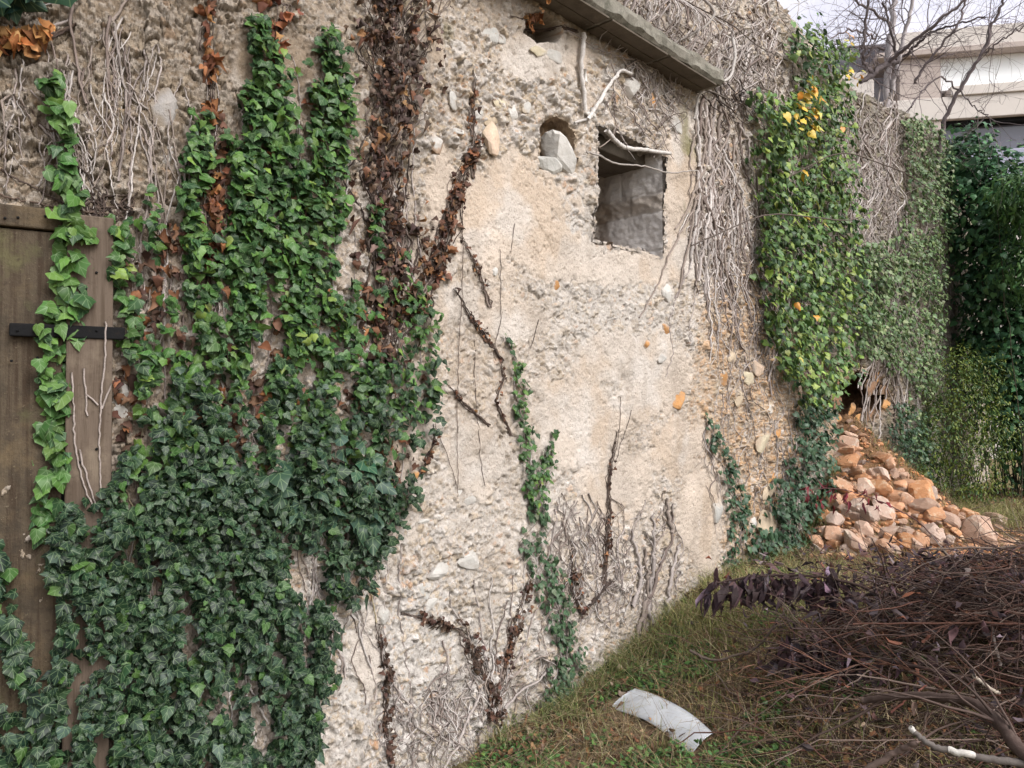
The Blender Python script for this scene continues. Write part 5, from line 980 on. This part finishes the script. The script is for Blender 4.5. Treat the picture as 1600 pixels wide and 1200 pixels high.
cut_branch('grey forked stick lying on the grass near the wall foot', [(1075, 1015, 4.0), (1115, 1035, 3.9), (1180, 1015, 3.8), (1208, 985, 3.7), (1215, 960, 3.65)], .008, .004, (.13, .10, .085), 4)
cut_branch('thick half peeled branch with a white patch at the bottom right corner', [(1420, 1136, 2.5), (1450, 1163, 2.45), (1500, 1178, 2.4), (1560, 1188, 2.35), (1640, 1200, 2.3)], .009, .013, (.15, .13, .12), 0, peel=((0, .12), (.40, .60)))
cut_branch('heavy dark bough curving over the hollow at the bottom right', [(1660, 1215, 2.25), (1590, 1170, 2.35), (1565, 1130, 2.45), (1520, 1095, 2.6), (1430, 1085, 2.75), (1340, 1095, 2.9)], .026, .012, (.085, .058, .05), 10, kl=(.2, .6))
cut_branch('reddish bare shoot crossing the brush above the hollow', [(1390, 1115, 2.8), (1420, 1090, 2.8), (1450, 1070, 2.8)], .004, .003, (.22, .09, .07), 1)
cut_branch('short pale broken stick lying on the brush at right', [(1520, 1055, 2.75), (1545, 1075, 2.7), (1562, 1085, 2.7)], .007, .006, (.40, .34, .28), 0)
cut_branch('thin green grey stem sloping from the leafy branch into the brush', [(1340, 930, 3.9), (1400, 965, 3.7), (1450, 995, 3.5), (1500, 1010, 3.3)], .004, .003, (.20, .19, .15), 3)
cut_branch('red leaved twig arching across the front of the rubble heap', [(1470, 850, 5.6), (1430, 810, 5.7), (1370, 780, 5.8), (1310, 762, 5.8), (1255, 765, 5.8)], .005, .003, (.12, .06, .06), 2, 34, (.05, .095), REDL, (.4, 1))
cut_branch('dark leafy branch with reddish leaves in the middle of the brush', [(1540, 960, 3.6), (1450, 965, 3.7), (1380, 955, 3.8), (1290, 950, 3.9)], .007, .004, (.09, .055, .05), 8, 150, (.06, .12), ([(.10, .045, .045), (.15, .06, .05), (.07, .04, .045)], [2, 1, 2]), (.4, 1))
cut_branch('dark branch with clustered purple leaves at the right edge, just below the boulder', [(1640, 945, 3.7), (1570, 900, 3.9), (1520, 882, 4.1), (1470, 880, 4.2)], .007, .004, (.09, .055, .05), 8, 200, (.06, .11), LEAFD, (.2, 1))
cut_branch('bending twig with small purple leaves at the right edge, level with the hanging leaf bunch', [(1640, 1030, 3.2), (1580, 985, 3.4), (1530, 955, 3.5), (1470, 950, 3.7)], .006, .003, (.12, .08, .07), 10, 80, (.04, .085), LEAFD, (.2, 1))
cut_branch('arched rusty twig with a few dull leaves over the middle of the brush', [(1480, 1080, 3.0), (1410, 1040, 3.2), (1350, 1035, 3.3), (1280, 1060, 3.3), (1230, 1100, 3.3)], .005, .003, (.20, .10, .07), 12, 30, (.04, .08), LEAFD, (.1, 1))
cut_branch('slanting brown stick in the lower left of the brush', [(1330, 1215, 2.7), (1400, 1175, 2.65), (1435, 1160, 2.6)], .012, .010, (.15, .105, .09), 1)
for k in range(46):
    a = rng.normal(math.pi, .5); x, y = 2.65 + rng.normal(0, .45), 3.2 + rng.normal(0, .45); L = rng.uniform(.7, 1.5); z = G(x, y) + rng.uniform(.05, 1.1) * heap_top(x, y)
    P0 = np.array([x, y, z]); d = np.array([math.cos(a), math.sin(a), rng.normal(.02, .1)]); P1 = P0 + d * L * .6; Pm = P0 - d * L * .4
    def px3(P_): u_, v_ = pix(P_); return (float(u_), float(v_), float(P_[1]))
    mid = (P0 + rng.normal(0, .04, 3))
    r_ = rng.uniform(.003, .009); c_ = np.array(BR[rng.integers(5)]) * rng.uniform(.6, 1.3)
    cut_branch('bare brown cut branch lying in the heap of brush', [px3(Pm), px3(mid), px3(P1)], r_, r_ * .45, c_, int(rng.integers(3, 8)), 18 if k < 16 else 0, (.05, .10), grp='cut branches of the brush heap')
print('script done', len(bpy.data.objects))
